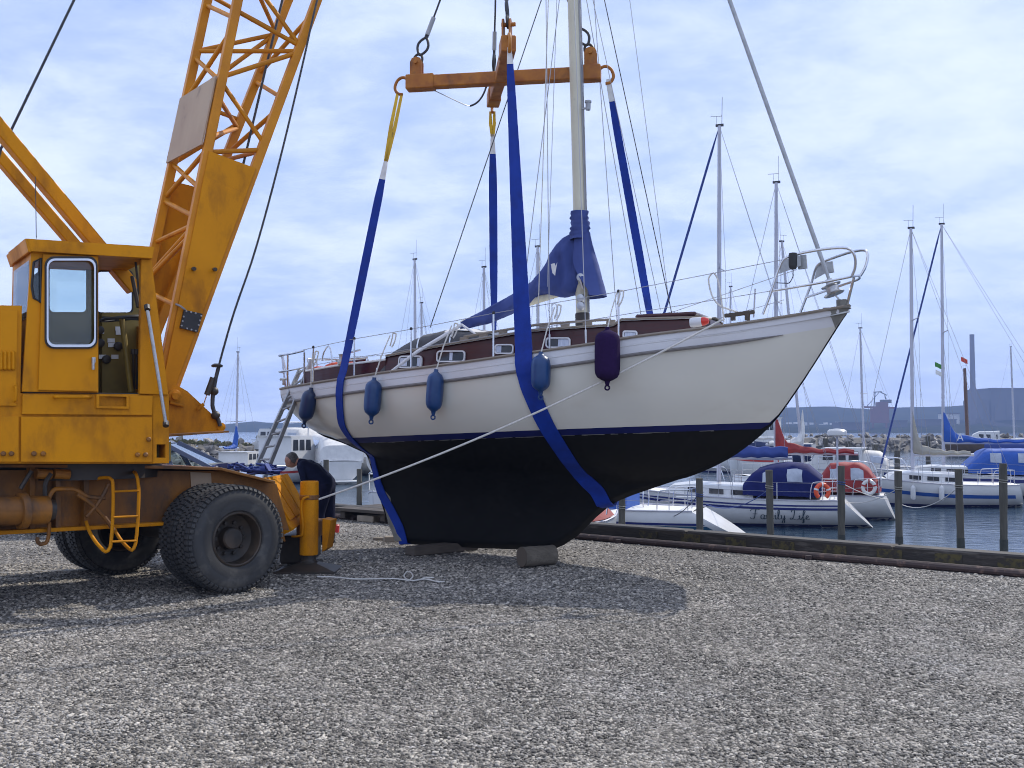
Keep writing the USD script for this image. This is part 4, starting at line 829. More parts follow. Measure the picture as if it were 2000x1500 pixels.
# --- nose plates at the boom foot
BO, BW = 1.0, .95
for o in (BO - .07, BO + BW + .03): part(crane, 'boom_bracket', MB().prism(Hp([(300, 742), (345, 752), (366, 764), (430, 824), (436, 832), (433, 842), (424, 846), (330, 853), (300, 853)], o), Hs * .045), 'crane_yellow', smooth=False)
part(crane, 'boom_bracket_floor', MB().bar(H(300, 850, BO), H(420, 843, BO), .02, .9, up=Hs), 'crane_yellow_dirty', smooth=False)
part(crane, 'boom_pin', MB().lathe(H(340, 774, BO - .07), -Hs, [(.075, -.02), (.075, .02), (.04, .03), (.04, .06), (0, .06)], 16), 'crane_yellow')
part(crane, 'bracket_pin', MB().lathe(H(431, 834, BO - .06), -Hs, [(.05, -.02), (.05, .02), (.02, .03), (0, .03)], 14), 'crane_yellow')
part(crane, 'latch', MB().tube([H(386, 800, BO - .1), H(398, 789, BO - .12)], .02, 7).tube([H(398, 789, BO - .12), H(405, 768, BO - .05)], .006, 5), 'crane_yellow')
part(crane, 'latch', MB().tube([H(332, 786, BO - .1), H(358, 793, BO - .1)], .018, 7), 'crane_yellow')
# --- boom
def lin(a, b): return lambda y: a + (b - a) * y / 300.
CH = {1: (lin(405, 341), 1), 2: (lin(464, 404), 0), 3: (lin(563, 444), 1), 4: (lin(619, 508), 0)}
def bch(i, y):
    fx, s = CH[i]; return H(fx(y), y, BO + BW * s)
boom_ = part(crane, 'boom', MB().bar(bch(2, 757), bch(2, -330), .10, .10, up=Hs, ch=.006), 'lattice_yellow', smooth=False)
for i, y1 in ((1, 757), (3, 757), (4, 757)): part(boom_, 'chord', MB().bar(bch(i, y1), bch(i, -330), .10, .10, up=Hs, ch=.006), 'lattice_yellow', smooth=False)
lat = [(2, 150, 4, 103), (2, 160, 4, 280), (2, -62, 4, 90), (2, 297, 4, 293), (1, 100, 4, 100), (1, 100, 3, 67), (2, 190, 3, 250), (3, 313, 4, 295), (2, 267, 3, 250), (3, 145, 4, 30), (3, 300, 4, 217), (3, 160, 4, 190), (1, 10, 2, 35),
       (2, 60, 1, 195), (1, 113, 2, 160), (1, -10, 3, 62), (2, -70, 3, 62), (2, 290, 1, 387), (1, 320, 2, 368), (1, 393, 2, 423), (1, 473, 2, 440), (2, 460, 1, 545), (1, 567, 2, 597), (2, 445, 1, 540), (1, 195, 3, 235), (1, 195, 3, 67), (3, 240, 1, 320),
       (4, 90, 2, 20), (2, -150, 4, -60), (4, -60, 2, -62), (1, -120, 2, -90), (3, -80, 4, -60), (1, -10, 2, -70), (1, -120, 2, -160), (3, -10, 4, -60), (1, -120, 3, -10), (2, -150, 4, -250), (1, -250, 2, -220)]
for a, ya, b_, yb in lat: part(boom_, 'lattice_bar', MB().tube([bch(a, ya), bch(b_, yb)], .028, 8), 'lattice_yellow')
part(boom_, 'side_plate', MB().prism([bch(2, 297) - Hs * .06, bch(4, 331) - Hs * .06, bch(4, 757) - Hs * .06, bch(2, 757) - Hs * .06], Hs * .014), 'crane_yellow', smooth=False)
part(boom_, 'side_plate', MB().prism([bch(2, 346) - Hs * .067, bch(4, 381) - Hs * .067, bch(4, 757) - Hs * .067, bch(2, 757) - Hs * .067], Hs * .006), 'crane_yellow', smooth=False)
part(boom_, 'side_plate', MB().prism([bch(1, 350) + Hs * .04, bch(3, 372) + Hs * .04, bch(3, 757) + Hs * .04, bch(1, 757) + Hs * .04], Hs * .014), 'crane_yellow', smooth=False)
dn2 = unit(np.cross(bch(2, 155) - bch(1, 200), bch(1, 320) - bch(1, 200)))
if np.dot(dn2, CP - bch(2, 155)) < 0: dn2 = -dn2
part(boom_, 'plywood_board', MB().prism([bch(1, 197) + dn2 * .06, bch(2, 153) + dn2 * .06, bch(2, 287) + dn2 * .06, bch(1, 323) + dn2 * .06], dn2 * .018), 'board_wood', smooth=False)
bx = [H(*p, BO - .10) for p in ((360, 605), (396, 613), (386, 649), (352, 640))]
bb = part(boom_, 'junction_box', MB().prism(bx, Hs * .06), 'black_rubber', smooth=False)
for k in range(4):
    for t in np.linspace(.08, .92, 4)[:-1]:
        p = bx[k] + (bx[(k + 1) % 4] - bx[k]) * t; p = p + (sum(bx) / 4 - p) * .1; part(bb, 'screw', MB().lathe(p, -Hs, [(.012, 0), (.008, .008), (0, .009)], 6), 'galvanised')
part(bb, 'cable', MB().tube(smoothpath([H(362, 606, BO - .08), H(352, 598, BO - .1), H(343, 594, BO - .08)]), .012, 6), 'wire_light')
for p in ((377, 525), (418, 526)): part(boom_, 'stud', MB().tube([H(*p, BO - .06), H(p[0] + 3, p[1], BO - .16)], .022, 8), 'dark_grease')
# --- hanging trolley rope in front of the boom
part(crane, 'tag_rope', MB().tube(smoothpath([H(640, -70, .9), H(622, -10, .9), H(590, 130, .9), H(547, 310, .9), H(495, 500, .9), H(454, 620, .9), H(428, 712, .9)], 50), .0125, 7), 'wire_dark')
tr = part(crane, 'rope_tackle', MB().tube([H(428, 712, .9), H(421, 740, .9), H(417, 765, .9)], .022, 7).tube(smoothpath([H(417, 765, .9), H(415, 790, .9), H(419, 806, .9), H(424, 815, .9), H(430, 832, .9)]), .024, 8), 'wire_dark')
for x, y in ((418, 764), (421, 811)): part(tr, 'knob', MB().tm(trimesh.creation.icosphere(2, .05).apply_translation(H(x, y, .9))), 'dark_grease', smooth=True)
part(tr, 'clamp', MB().lathe(H(424, 717, .9), Z, [(0, 0), (.06, 0), (.065, .02), (.03, .04), (0, .04)], 12), 'dark_grease')
part(tr, 'turnbuckle', MB().tube([H(416, 738, .85), H(404, 771, .85)], .034, 8), 'dark_grease')
part(crane, 'boom_rope', MB().tube([H(521, 125, BO + .4), H(475, 322, BO + .4)], .015, 6).tube([H(521, 125, BO + .4), H(600, -200, BO + .4)], .015, 6), 'wire_dark')
# --- turntable, carrier frame
part(crane, 'turntable', MB().lathe(H(150, 905, 1.15) * A3(1, 1, 0) + Z * (H(150, 905, 1.15)[2] - .14), Z, [(0, 0), (.85, 0), (.85, .16), (0, .16)], 40), 'dark_grease')
FO = .72
def Cp(pts, off): return [Cc(x, y, off) for x, y in pts]
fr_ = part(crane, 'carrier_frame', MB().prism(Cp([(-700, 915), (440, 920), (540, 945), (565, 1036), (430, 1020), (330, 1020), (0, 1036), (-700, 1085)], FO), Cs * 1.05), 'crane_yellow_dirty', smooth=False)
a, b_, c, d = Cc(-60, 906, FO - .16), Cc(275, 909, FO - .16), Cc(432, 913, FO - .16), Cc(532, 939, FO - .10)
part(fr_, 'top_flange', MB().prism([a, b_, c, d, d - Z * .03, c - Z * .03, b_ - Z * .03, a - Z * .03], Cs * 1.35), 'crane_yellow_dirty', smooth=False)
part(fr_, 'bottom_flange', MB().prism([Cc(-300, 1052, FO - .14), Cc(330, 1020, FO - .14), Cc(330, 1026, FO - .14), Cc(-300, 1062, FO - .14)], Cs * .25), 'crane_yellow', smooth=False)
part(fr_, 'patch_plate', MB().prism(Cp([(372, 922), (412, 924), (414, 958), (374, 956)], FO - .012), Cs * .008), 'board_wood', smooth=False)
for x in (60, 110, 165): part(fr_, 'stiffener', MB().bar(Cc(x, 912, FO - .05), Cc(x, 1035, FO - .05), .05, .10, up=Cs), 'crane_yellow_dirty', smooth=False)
# sloping tail with grooved deck plates
T = [Cc(505, 931, FO - .12), Cc(585, 1000, FO - .3)]
ta, tb, tc, td = at(505, 935, 11.9), at(562, 925, 12.9), at(614, 1003, 13.0), at(571, 1036, 12.15)
nn = unit(np.cross(td - ta, tb - ta)); nn = nn if nn[2] > 0 else -nn
tail_ = part(crane, 'tail_box', MB().prism([ta, tb, tc, td], -nn * .30), 'crane_yellow', smooth=False)
for u0, u1 in ((.10, .33), (.36, .62), (.65, .93)):
    q_ = [ta * (1 - u) * (1 - v) + tb * u * (1 - v) + tc * u * v + td * (1 - u) * v + nn * .001 for u, v in ((u0, .06), (u1, .06), (u1, .84), (u0, .84))]
    part(tail_, 'deck_plate', MB().prism(q_, nn * .014), 'crane_yellow', smooth=False)
part(tail_, 'side_web', MB().prism([ta - nn * .02, td - nn * .02, td - Z * .10, ta - Z * .40], unit(tb - ta) * .04), 'crane_yellow_dirty', smooth=False)
part(tail_, 'undercarriage', MB().box(Cc(560, 1062, FO + .4) + Cs * .55 - Ch * .25 + Z * .12, (.5, .9, .30), (Ch, Cs, Z), .03), 'dark_grease', smooth=False)
part(tail_, 'outrigger_beam', MB().box(at(588, 1066, 13.0), (.34, .9, .34), ch=.02), 'dark_grease', smooth=False)
# hydraulic outrigger
jb = onz(603, 1116, 0.0)
jack = part(crane, 'outrigger', MB().lathe(jb + Z * .20, Z, [(0, 0), (.108, 0), (.11, .02), (.11, .86), (.104, .88), (.095, .88), (.09, .86), (0, .86)], 28), 'crane_yellow', smooth=30)
part(jack, 'piston', MB().lathe(jb + Z * .06, Z, [(0, 0), (.10, .0), (.10, .07), (.085, .09), (.085, .16)], 20), 'dark_grease')
mb = MB(); w0, w1 = .36, .11
g = [[jb + A3(x * w, y * w, z) for x, y in ((-1, -.8), (1, -.8), (1, .8), (-1, .8))] for w, z in ((w0, .008), (w0, .03), (.13, .10), (.11, .11), (.0001, .11))]
part(jack, 'foot_plate', MB().grid(np.array(g), wrap=True), 'dark_grease', smooth=False)
part(jack, 'collar', MB().lathe(jb + Z * .86, Z, [(.111, 0), (.116, .005), (.116, .05), (.111, .055)], 28), 'crane_yellow_dirty')
hs = jb + Z * .9
part(jack, 'hose', MB().tube(smoothpath([hs + A3(.02, -.12, 0), hs + A3(-.04, -.14, -.02), hs + A3(-.07, -.13, -.1), hs + A3(-.05, -.13, -.35), hs + A3(-.06, -.12, -.45), hs + A3(-.2, -.02, -.48)]), .014, 7), 'crane_yellow')
ap = jb + Z * .50
part(jack, 'arm', MB().prism([ap + A3(.14, .1, -.28), ap + A3(.20, .12, -.24), ap + A3(.25, .12, .10), ap + A3(.14, .1, .12)], A3(.03, .25, 0)), 'crane_yellow', smooth=False)
part(jack, 'arm', MB().box(ap + A3(-.06, .42, -.02), (.26, .5, .2), ch=.01), 'crane_yellow_dirty', smooth=False)
for k, (x0, x1) in enumerate(((-560, -150), (-130, 90))):
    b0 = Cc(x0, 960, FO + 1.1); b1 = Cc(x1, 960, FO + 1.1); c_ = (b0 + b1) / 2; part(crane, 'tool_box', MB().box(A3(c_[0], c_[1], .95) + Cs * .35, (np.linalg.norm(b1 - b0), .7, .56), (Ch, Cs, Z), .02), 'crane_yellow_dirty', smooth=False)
# ladder on the side
lf = .0
lad = part(crane, 'boarding_ladder', MB().tube(smoothpath([Cc(190, 935, .5), Cc(212, 933, .35), Cc(220, 940, .3), Cc(221, 980, .3), Cc(216, 1066, .3), Cc(208, 1078, .3), Cc(195, 1068, .38), Cc(168, 1018, .6)]), .017, 8), 'crane_yellow')
part(lad, 'rail', MB().tube(smoothpath([Cc(262, 922, .5), Cc(268, 932, .3), Cc(271, 965, .3), Cc(265, 1060, .3), Cc(258, 1075, .3), Cc(246, 1066, .4), Cc(222, 1030, .6)]), .017, 8), 'crane_yellow')
for y, xa, xb in ((960, 221, 270), (1010, 219, 268), (1058, 216, 265)): part(lad, 'rung', MB().bar(Cc(xa, y, .3), Cc(xb, y - 2, .3), .05, .02, up=Z, ch=.006), 'crane_yellow', smooth=False)
# hydraulic cylinder, hoses and hook under the deck
cy0, cy1 = Cc(-60, 1000, .45), Cc(92, 996, .45)
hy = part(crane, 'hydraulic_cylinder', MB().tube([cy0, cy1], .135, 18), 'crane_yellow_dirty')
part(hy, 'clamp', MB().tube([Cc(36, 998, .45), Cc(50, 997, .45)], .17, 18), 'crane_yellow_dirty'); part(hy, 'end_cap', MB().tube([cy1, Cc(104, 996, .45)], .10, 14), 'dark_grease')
for pts in ([(40, 955), (52, 935), (62, 920)], [(92, 985), (88, 950), (100, 925)], [(95, 975), (110, 955), (140, 955), (175, 970), (205, 972)], [(168, 1010), (190, 985), (212, 945)], [(150, 965), (185, 990), (222, 1036)]):
    part(crane, 'hose', MB().tube(smoothpath(Cp(pts, .5)), .022, 7), 'dark_grease' if pts[0][0] < 100 and pts[0][1] != 975 else 'crane_yellow_dirty')
for y0, x0 in ((925, 70), (925, 105)): part(crane, 'pipe', MB().tube([Cc(x0, y0, .55), Cc(x0 + 30, y0 + 2, .55)], .05, 10), 'crane_yellow_dirty')
part(crane, 'tow_hook', MB().tube(smoothpath([Cc(96, 1020, .55), Cc(95, 1045, .55), Cc(90, 1060, .55), Cc(80, 1063, .55), Cc(73, 1055, .55), Cc(74, 1049, .55)]), .019, 8), 'crane_yellow_dirty')
part(crane, 'axle', MB().tube([CO + Cs * .3, CO + Cs * 2.2], .12, 14), 'dark_grease')
# wheels: tyre with tread lugs, dished rim, hub
def wheel(c, outer=True, face=-1):
    n = Cs * face; Rw, W = .558, .31
    pr = [(.285, .02), (.30, -.005), (.36, -.02), (.43, -.022), (.485, -.008), (.525, .02), (.545, .045), (Rw - .012, .07), (Rw - .012, W - .07), (.545, W - .045), (.525, W - .02), (.485, W + .008), (.43, W + .02), (.30, W), (.285, W - .02)]
    mb = MB().lathe(c, -n, pr, 72)
    for row, (o, w_) in enumerate(((.055, .075), (.118, .05), (.178, .05), (.238, .075))):
        k = 58
        for i in range(k):
            a = 2 * np.pi * (i + .5 * (row % 2)) / k; rd = Ch * math.cos(a) + Z * math.sin(a); tg = -Ch * math.sin(a) + Z * math.cos(a)
            r0 = Rw - .008 if row in (1, 2) else Rw - .014
            mb.box(c - n * (o + (0 if row == 0 else .0)) + rd * r0, (.042, w_, .026), (tg, n, rd))
            if row in (0, 3): mb.box(c - n * (.018 if row == 0 else W - .018) + rd * (Rw - .04), (.036, .05, .035), (tg, unit(n + rd * (.9 if row == 0 else -.9)), unit(rd - n * (.9 if row == 0 else -.9))))
    p = part(crane, 'wheel', mb, 'tyre_rubber', smooth=40)
    part(p, 'rim', MB().lathe(c, -n, [(.29, .012), (.272, -.002), (.262, .004), (.255, .03), (.25, .16), (.20, .185), (.12, .19), (.115, .10), (.10, .085), (0, .08)], 40), 'rim_black')
    if outer:
        for i in range(10):
            a = 2 * np.pi * i / 10; q_ = c - n * .175 + (Ch * math.cos(a) + Z * math.sin(a)) * .165; part(p, 'wheel_nut', MB().lathe(q_, n, [(.02, -.02), (.02, .02), (0, .022)], 6), 'dark_grease')
wheel(CO); wheel(CO + Cs * .37, False)
C2 = CO + Cs * 2.18 - Ch * .25; wheel(C2 + Cs * .0, False); wheel(C2 + Cs * .37, False)
haze()

# ================================================================== marina boats
def boat_hull(t, L_, B, fb, fs, rake, deck_m, hull_m, stripes=(), draft=.35, N=26, label=None):
    """local frame: x forward, y to port, z=0 at the water; stern waterline at x=0"""
    xs = np.r_[np.linspace(0, .25, 5)[:-1], np.linspace(.25, L_, N)]
    sh = lambda x: fs + (fb - fs) * (x / L_) ** 1.8 - .04 * np.sin(np.pi * np.clip(x / L_, 0, 1))
    bs = lambda x: B / 2 * (np.interp(x / L_, [0, .2, .42, .6, .8, .93, 1], [.72, .93, 1, .95, .64, .27, .012]))
    zc = lambda x: np.interp(x / L_, [0, .15, .4, .7, .86, .92, 1.0], [-.06, -.2, -draft, -draft * .85, -.12, .06, fb - .02])
    def hy(x, z):
        s_ = np.clip((z - zc(x)) / (sh(x) - zc(x) + 1e-6), 0, 1); e_ = np.interp(x / L_, [0, .5, .8, 1], [2.4, 2.8, 1.6, 1.1]); return bs(x) * (1 - (1 - s_) ** e_) ** .8
    def X(x, z): return x + (-rake * (1 - z / fs) * np.clip(1 - x / (L_ * .35), 0, 1) if rake else 0 * z)      # stern profile slants with height
    K = 12; zt = np.linspace(0, 1, K); g = np.array([np.stack([X(xs, sh(xs) * (1 - u) + zc(xs) * u), -hy(xs, sh(xs) * (1 - u) + zc(xs) * u), sh(xs) * (1 - u) + zc(xs) * u], -1) for u in zt])
    h = part(t, 'hull', MB().grid(g[:, ::-1]).grid(g * A3(1, -1, 1)), hull_m, True, 45)
    part(h, 'transom', MB().grid(np.array([[A3(*(g[k, 0] * A3(1, w_, 1))) for k in range(K)] for w_ in np.linspace(1, -1, 7)])[::-1]), 'boat_white' if hull_m != 'boat_brown' else hull_m, True, False)
    for z0, z1, m in stripes:
        mb = MB(); xx = np.linspace(.25, L_ * .97, 30)
        for s_ in (-1, 1):
            gg = np.array([np.stack([X(xx, sh(xx) - z), s_ * (hy(xx, sh(xx) - z) + .006), sh(xx) - z], -1) for z in (z0, z1)]); mb.grid(gg[:, ::s_])
        part(h, 'stripe', mb, m, True)
    mb = MB(); xx = np.linspace(.05, L_ * .9, 30)
    for s_ in (-1, 1):
        gg = np.array([np.stack([X(xx, 0 * xx + z), s_ * (hy(xx, 0 * xx + z) + .007), 0 * xx + z], -1) for z in (.10, -.03)]); mb.grid(gg[:, ::s_])
    part(h, 'boot_stripe', mb, 'stripe_navy', True)
    d = np.array([np.stack([X(xs, sh(xs)), bs(xs) * w_, sh(xs) + .05 * (1 - w_ * w_)], -1) for w_ in np.linspace(-1, 1, 7)])
    part(t, 'deck', MB().grid(d), deck_m, True, True)
    mb = MB()
    for s_ in (-1, 1): mb.tube(np.stack([X(xs, sh(xs)), s_ * bs(xs), sh(xs) + .02], -1), .022, 5)
    part(t, 'toe_rail', mb, 'alu_mast', True)
    return sh, bs, hy, X
def cabin(t, sh, bs, x0, x1, h, m='boat_white', wins=3, inset=.32, wm='dark_glass'):
    xs = np.linspace(x0, x1, 14); ys = np.maximum(bs(xs) - inset, .18); hh = h * np.interp((xs - x0) / (x1 - x0), [0, .7, .92, 1], [1, .9, .6, .12]); mb = MB()
    for s in (-1, 1): mb.grid(np.array([np.stack([xs, s * ys, sh(xs) - .02], -1), np.stack([xs, s * (ys - .07), sh(xs) + hh], -1)])[:, ::-s])
    mb.grid(np.array([np.stack([xs, w * (ys - .07), sh(xs) + hh + .06 * (1 - w * w)], -1) for w in np.linspace(-1, 1, 5)]))
    mb.grid(np.array([[A3(xs[0], w * ys[0], sh(xs[0]) - .02), A3(xs[0], w * (ys[0] - .07), sh(xs[0]) + hh[0])] for w in np.linspace(-1, 1, 3)]))
    c = part(t, 'coachroof', mb, m, True, 30)
    for i in range(wins):
        a = x0 + (x1 - x0) * (.08 + .72 * i / wins); w_ = (x1 - x0) * .72 / wins * .66
        for s in (-1, 1):
            P = [A3(x, s * (max(float(bs(x)) - inset, .18) - .07 * f_ + .012), float(sh(x)) + h * .95 * f_) for x, f_ in ((a, .28), (a + w_, .28), (a + w_, .72), (a, .72))]
            part(c, 'window', MB().prism(P, A3(0, s * .006, 0)), wm, True, False)
    return c
def boom_cover(t, mx, z, length, m, luff=1.0, direction=-1, h0=.5, h1=.16):
    """sail stowed on the boom under a cover: high against the mast, falling towards the boom end"""
    rows = []; N = 26
    for u in np.linspace(0, 1, N):
        x = mx + direction * (.02 + u * length); hgt = h1 + (h0 - h1) * max(0, 1 - u * 1.7) ** 1.3 + luff * max(0, 1 - u / .16) ** 1.6; w_ = .10 + .08 * (1 - u)
        rows.append([A3(x, w_ * math.sin(q_) * (1 if math.cos(q_) < .3 else .6), z + hgt * (.5 + .5 * math.cos(q_)) + .02 * math.sin(u * 30)) for q_ in np.linspace(0, 2 * np.pi, 16, endpoint=False)])
    g = np.array(rows); g += (meshkit.fbm(g * A3(3, 5, 4), 3, 3)[..., None] - .5) * A3(.0, .08, .05)
    p = part(t, 'sail_cover', MB().grid(g, wrap=True), m, True, 50)
    return p
def sail_boat(label, stern, bow, B=2.6, fb=1.15, fs=.85, rake=.5, hull_m='boat_white', stripes=((.14, .22, 'stripe_navy'),), mast=None, cov=None, boom_len=3.0, tent=None, cab=(.30, .72, .42), wins=3, mast_m='alu_mast', furl=None, mast_r=.07, spread=(.55,), rear=True, boom_z=1.05, name='sailing_boat', deck='deck_white', boom_dir=-1, wm='dark_glass', luff=1.0, cov_h=.16):
    S, Bw = onz(*stern, WL), onz(*bow, WL); d = unit(Bw - S); L_ = float(np.linalg.norm(Bw - S)) * 1.08; yaw = math.atan2(d[1], d[0])
    t = thing(name, label, 'sailing boat', S, yaw)
    sh, bs, hy, X = boat_hull(t, L_, B, fb, fs, rake, deck, hull_m, stripes)
    inv = lambda p: (np.asarray(p) - FR[t][0]) @ FR[t][1].T
    if cab: cabin(t, sh, bs, L_ * cab[0], L_ * cab[1], cab[2], wins=wins, wm=wm)
    out = dict(t=t, L=L_, sh=sh, bs=bs, X=X, hy=hy, inv=inv, w=lambda p: FR[t][0] + np.asarray(p) @ FR[t][1])
    if mast:
        (bx, by), (tx, ty_) = mast; nrm = A3(-d[1], d[0], 0); Pb = inv(onplane(bx, by, S, nrm)); Pt = inv(onplane(tx, ty_, S, nrm)); mx = float(Pb[0])
        zb = float(sh(np.clip(mx, 0, L_))) + (cab[2] * .8 if cab and L_ * cab[0] < mx < L_ * cab[1] else .02)
        base = A3(mx + (Pt[0] - Pb[0]) * (zb - Pb[2]) / (Pt[2] - Pb[2] + 1e-6), 0, zb); mu = unit(Pt - base); mt = part(t, 'mast', MB().tube([base, base + mu * (np.linalg.norm(Pt - base) * .7), Pt], [mast_r, mast_r, mast_r * .8], 12), mast_m, True)
        Hm = np.linalg.norm(Pt - base)
        part(mt, 'masthead', MB().bar(Pt + A3(-.14, 0, .02), Pt + A3(.12, 0, .02), .05, .08), 'wire_dark', True, False)
        part(mt, 'wind_vane', MB().tube([Pt + A3(.1, 0, 0), Pt + A3(.1, 0, .32)], .006, 5).bar(Pt + A3(-.08, 0, .32), Pt + A3(.28, 0, .33), .006, .014), 'wire_dark', True, False)
        part(mt, 'aerial', MB().tube([Pt + A3(-.08, 0, 0), Pt + A3(-.1, 0, .95)], .007, 4), 'wire_dark', True)
        tips = []
        for f_ in spread:
            c = base + mu * Hm * f_; hw = min(.9, B * .33)
            for s in (-1, 1):
                tip = c + A3(-.1, s * hw, .04); part(mt, 'spreader', MB().tube([c, tip], [.028, .018], 6), mast_m, True); tips.append((s, tip))
        for s in (-1, 1):
            ch = A3(mx - .15, s * float(bs(np.clip(mx - .15, 0, L_))) * .96, float(sh(np.clip(mx, 0, L_)))); tt = [q_ for k_, q_ in tips if k_ == s]
            part(t, 'shroud', MB().tube([ch] + tt + [Pt], .006, 4), 'wire_far', True)
            part(t, 'shroud', MB().tube([A3(mx - .55, ch[1], ch[2]), base + mu * Hm * (spread[0] - .02)], .006, 4), 'wire_far', True)
            part(t, 'backstay', MB().tube([A3(X(np.array(.1), np.array(fs)), s * float(bs(.1)) * .8, fs), Pt], .006, 4), 'wire_far', True)
        bowp = A3(L_ * .985, 0, fb + .06); fu = unit(Pt - bowp)
        part(t, 'forestay', MB().tube([bowp, bowp + fu * .25, Pt - fu * .9, Pt], [.03, .045, .04, .008] if furl else .008, 8 if furl else 4), furl or 'wire_far', True)
        bz = float(sh(np.clip(mx, 0, L_))) + boom_z
        if cov:
            bd = boom_dir; part(t, 'boom', MB().tube([A3(mx, 0, bz - .06), A3(mx + bd * (boom_len + .15), 0, bz - .04)], .055, 8), mast_m, True)
            c_ = boom_cover(t, mx, bz - .05, boom_len, cov, luff, bd, h1=cov_h); out['cover'] = c_
        out.update(mx=mx, base=base, mu=mu, Hm=Hm, Pt=Pt, bz=bz)
    # guard rails
    rl = MB(); xx = [L_ * f_ for f_ in (.08, .26, .44, .62, .8)]
    tp = []
    for s in (-1, 1):
        pts = []
        for x in xx:
            a = A3(float(X(np.array(x), sh(x))), s * (float(bs(x)) - .06), float(sh(x))); part(t, 'stanchion', MB().tube([a, a + Z * .55], .013, 5), 'stainless', True); pts.append(a + Z * .54)
        e_ = [A3(L_ * .93, s * (float(bs(L_ * .93))), fb + .55), A3(L_ * 1.0, s * .05, fb + .55)]
        part(t, 'lifeline', MB().tube(pts + e_[:1], .006, 4), 'wire_far', True); part(t, 'lifeline', MB().tube([p - Z * .27 for p in pts + e_[:1]], .006, 4), 'wire_far', True)
    part(t, 'pulpit', MB().tube(smoothpath([A3(L_ * .86, -float(bs(L_ * .86)), fb), A3(L_ * .9, -float(bs(L_ * .9)), fb + .55), A3(L_ * 1.02, 0, fb + .58), A3(L_ * .9, float(bs(L_ * .9)), fb + .55), A3(L_ * .86, float(bs(L_ * .86)), fb)], 30), .016, 6), 'stainless', True)
    if rear:
        x0 = float(X(np.array(.05), np.array(fs))); b0 = float(bs(.1))
        pr = [A3(x0 + .9, -b0, fs), A3(x0 + .8, -b0, fs + .55), A3(x0 + .1, -b0 * .9, fs + .58), A3(x0 + .08, 0, fs + .58), A3(x0 + .1, b0 * .9, fs + .58), A3(x0 + .8, b0, fs + .55), A3(x0 + .9, b0, fs)]
        p_ = part(t, 'pushpit', MB().tube(smoothpath(pr, 40), .016, 6), 'stainless', True)
        part(p_, 'rail', MB().tube(np.array(pr)[1:-1] - Z * .28, .012, 5), 'stainless', True)
        for y in (-.85, -.3, .3, .85): part(p_, 'leg', MB().tube([A3(x0 + .09, y * b0, fs - .02), A3(x0 + .09, y * b0, fs + .57)], .013, 5), 'stainless', True)
    if tent:
        x0, x1, h, m = tent[:4]; x0 *= L_; x1 *= L_; xs = np.linspace(x0, x1, 15); g = []
        for x in xs:
            u = (x - x0) / (x1 - x0); hh = h * (np.interp(u, tent[4], tent[5]) if len(tent) > 4 else np.interp(u, [0, .06, .2, .75, 1], [.25, .8, 1, .95, .25])); w_ = max(float(bs(x)) - .22, .3)
            g.append([A3(x - (.25 * (u < .03)), -w_ * np.sign(math.cos(q_)) * abs(math.cos(q_)) ** .35, float(sh(x)) + .12 + hh * abs(math.sin(q_)) ** .45) for q_ in np.linspace(0, np.pi, 19)])
        g = np.array(g); g[1:-1] += (meshkit.fbm(g[1:-1] * A3(4, 3, 3) + S[0], 3, 7)[..., None] - .5) * A3(.05, .12, .14); tn = part(t, 'cockpit_tent', MB().grid(g).grid(np.array([[p, p * A3(1, 0, 1)] for p in g[0]])).grid(np.array([[p, p * A3(1, 0, 1)] for p in g[-1]])[::-1]), m, True, 40)
        for (i0, i1) in ((2, 6), (8, 11)):
            for sd in (slice(1, 5), slice(14, 18)):
                gg = g[i0:i1, sd].copy(); gg[..., 1] += .012 * np.sign(gg[..., 1]); part(tn, 'vinyl_window', MB().grid(gg), 'clear_vinyl', True, True)
        wA, wB = g[0][4], g[0][14]
        zl, zh = float(sh(x0)) + .30, float(sh(x0)) + .12 + h * .18
        part(tn, 'vinyl_window', MB().prism([A3(g[0][0][0] - .012, y * w_ * .6, z) for y, z in ((-1, zl), (1, zl), (1, zl + h * .42), (-1, zl + h * .42))], A3(-.006, 0, 0)), 'clear_vinyl', True, False)
    return out

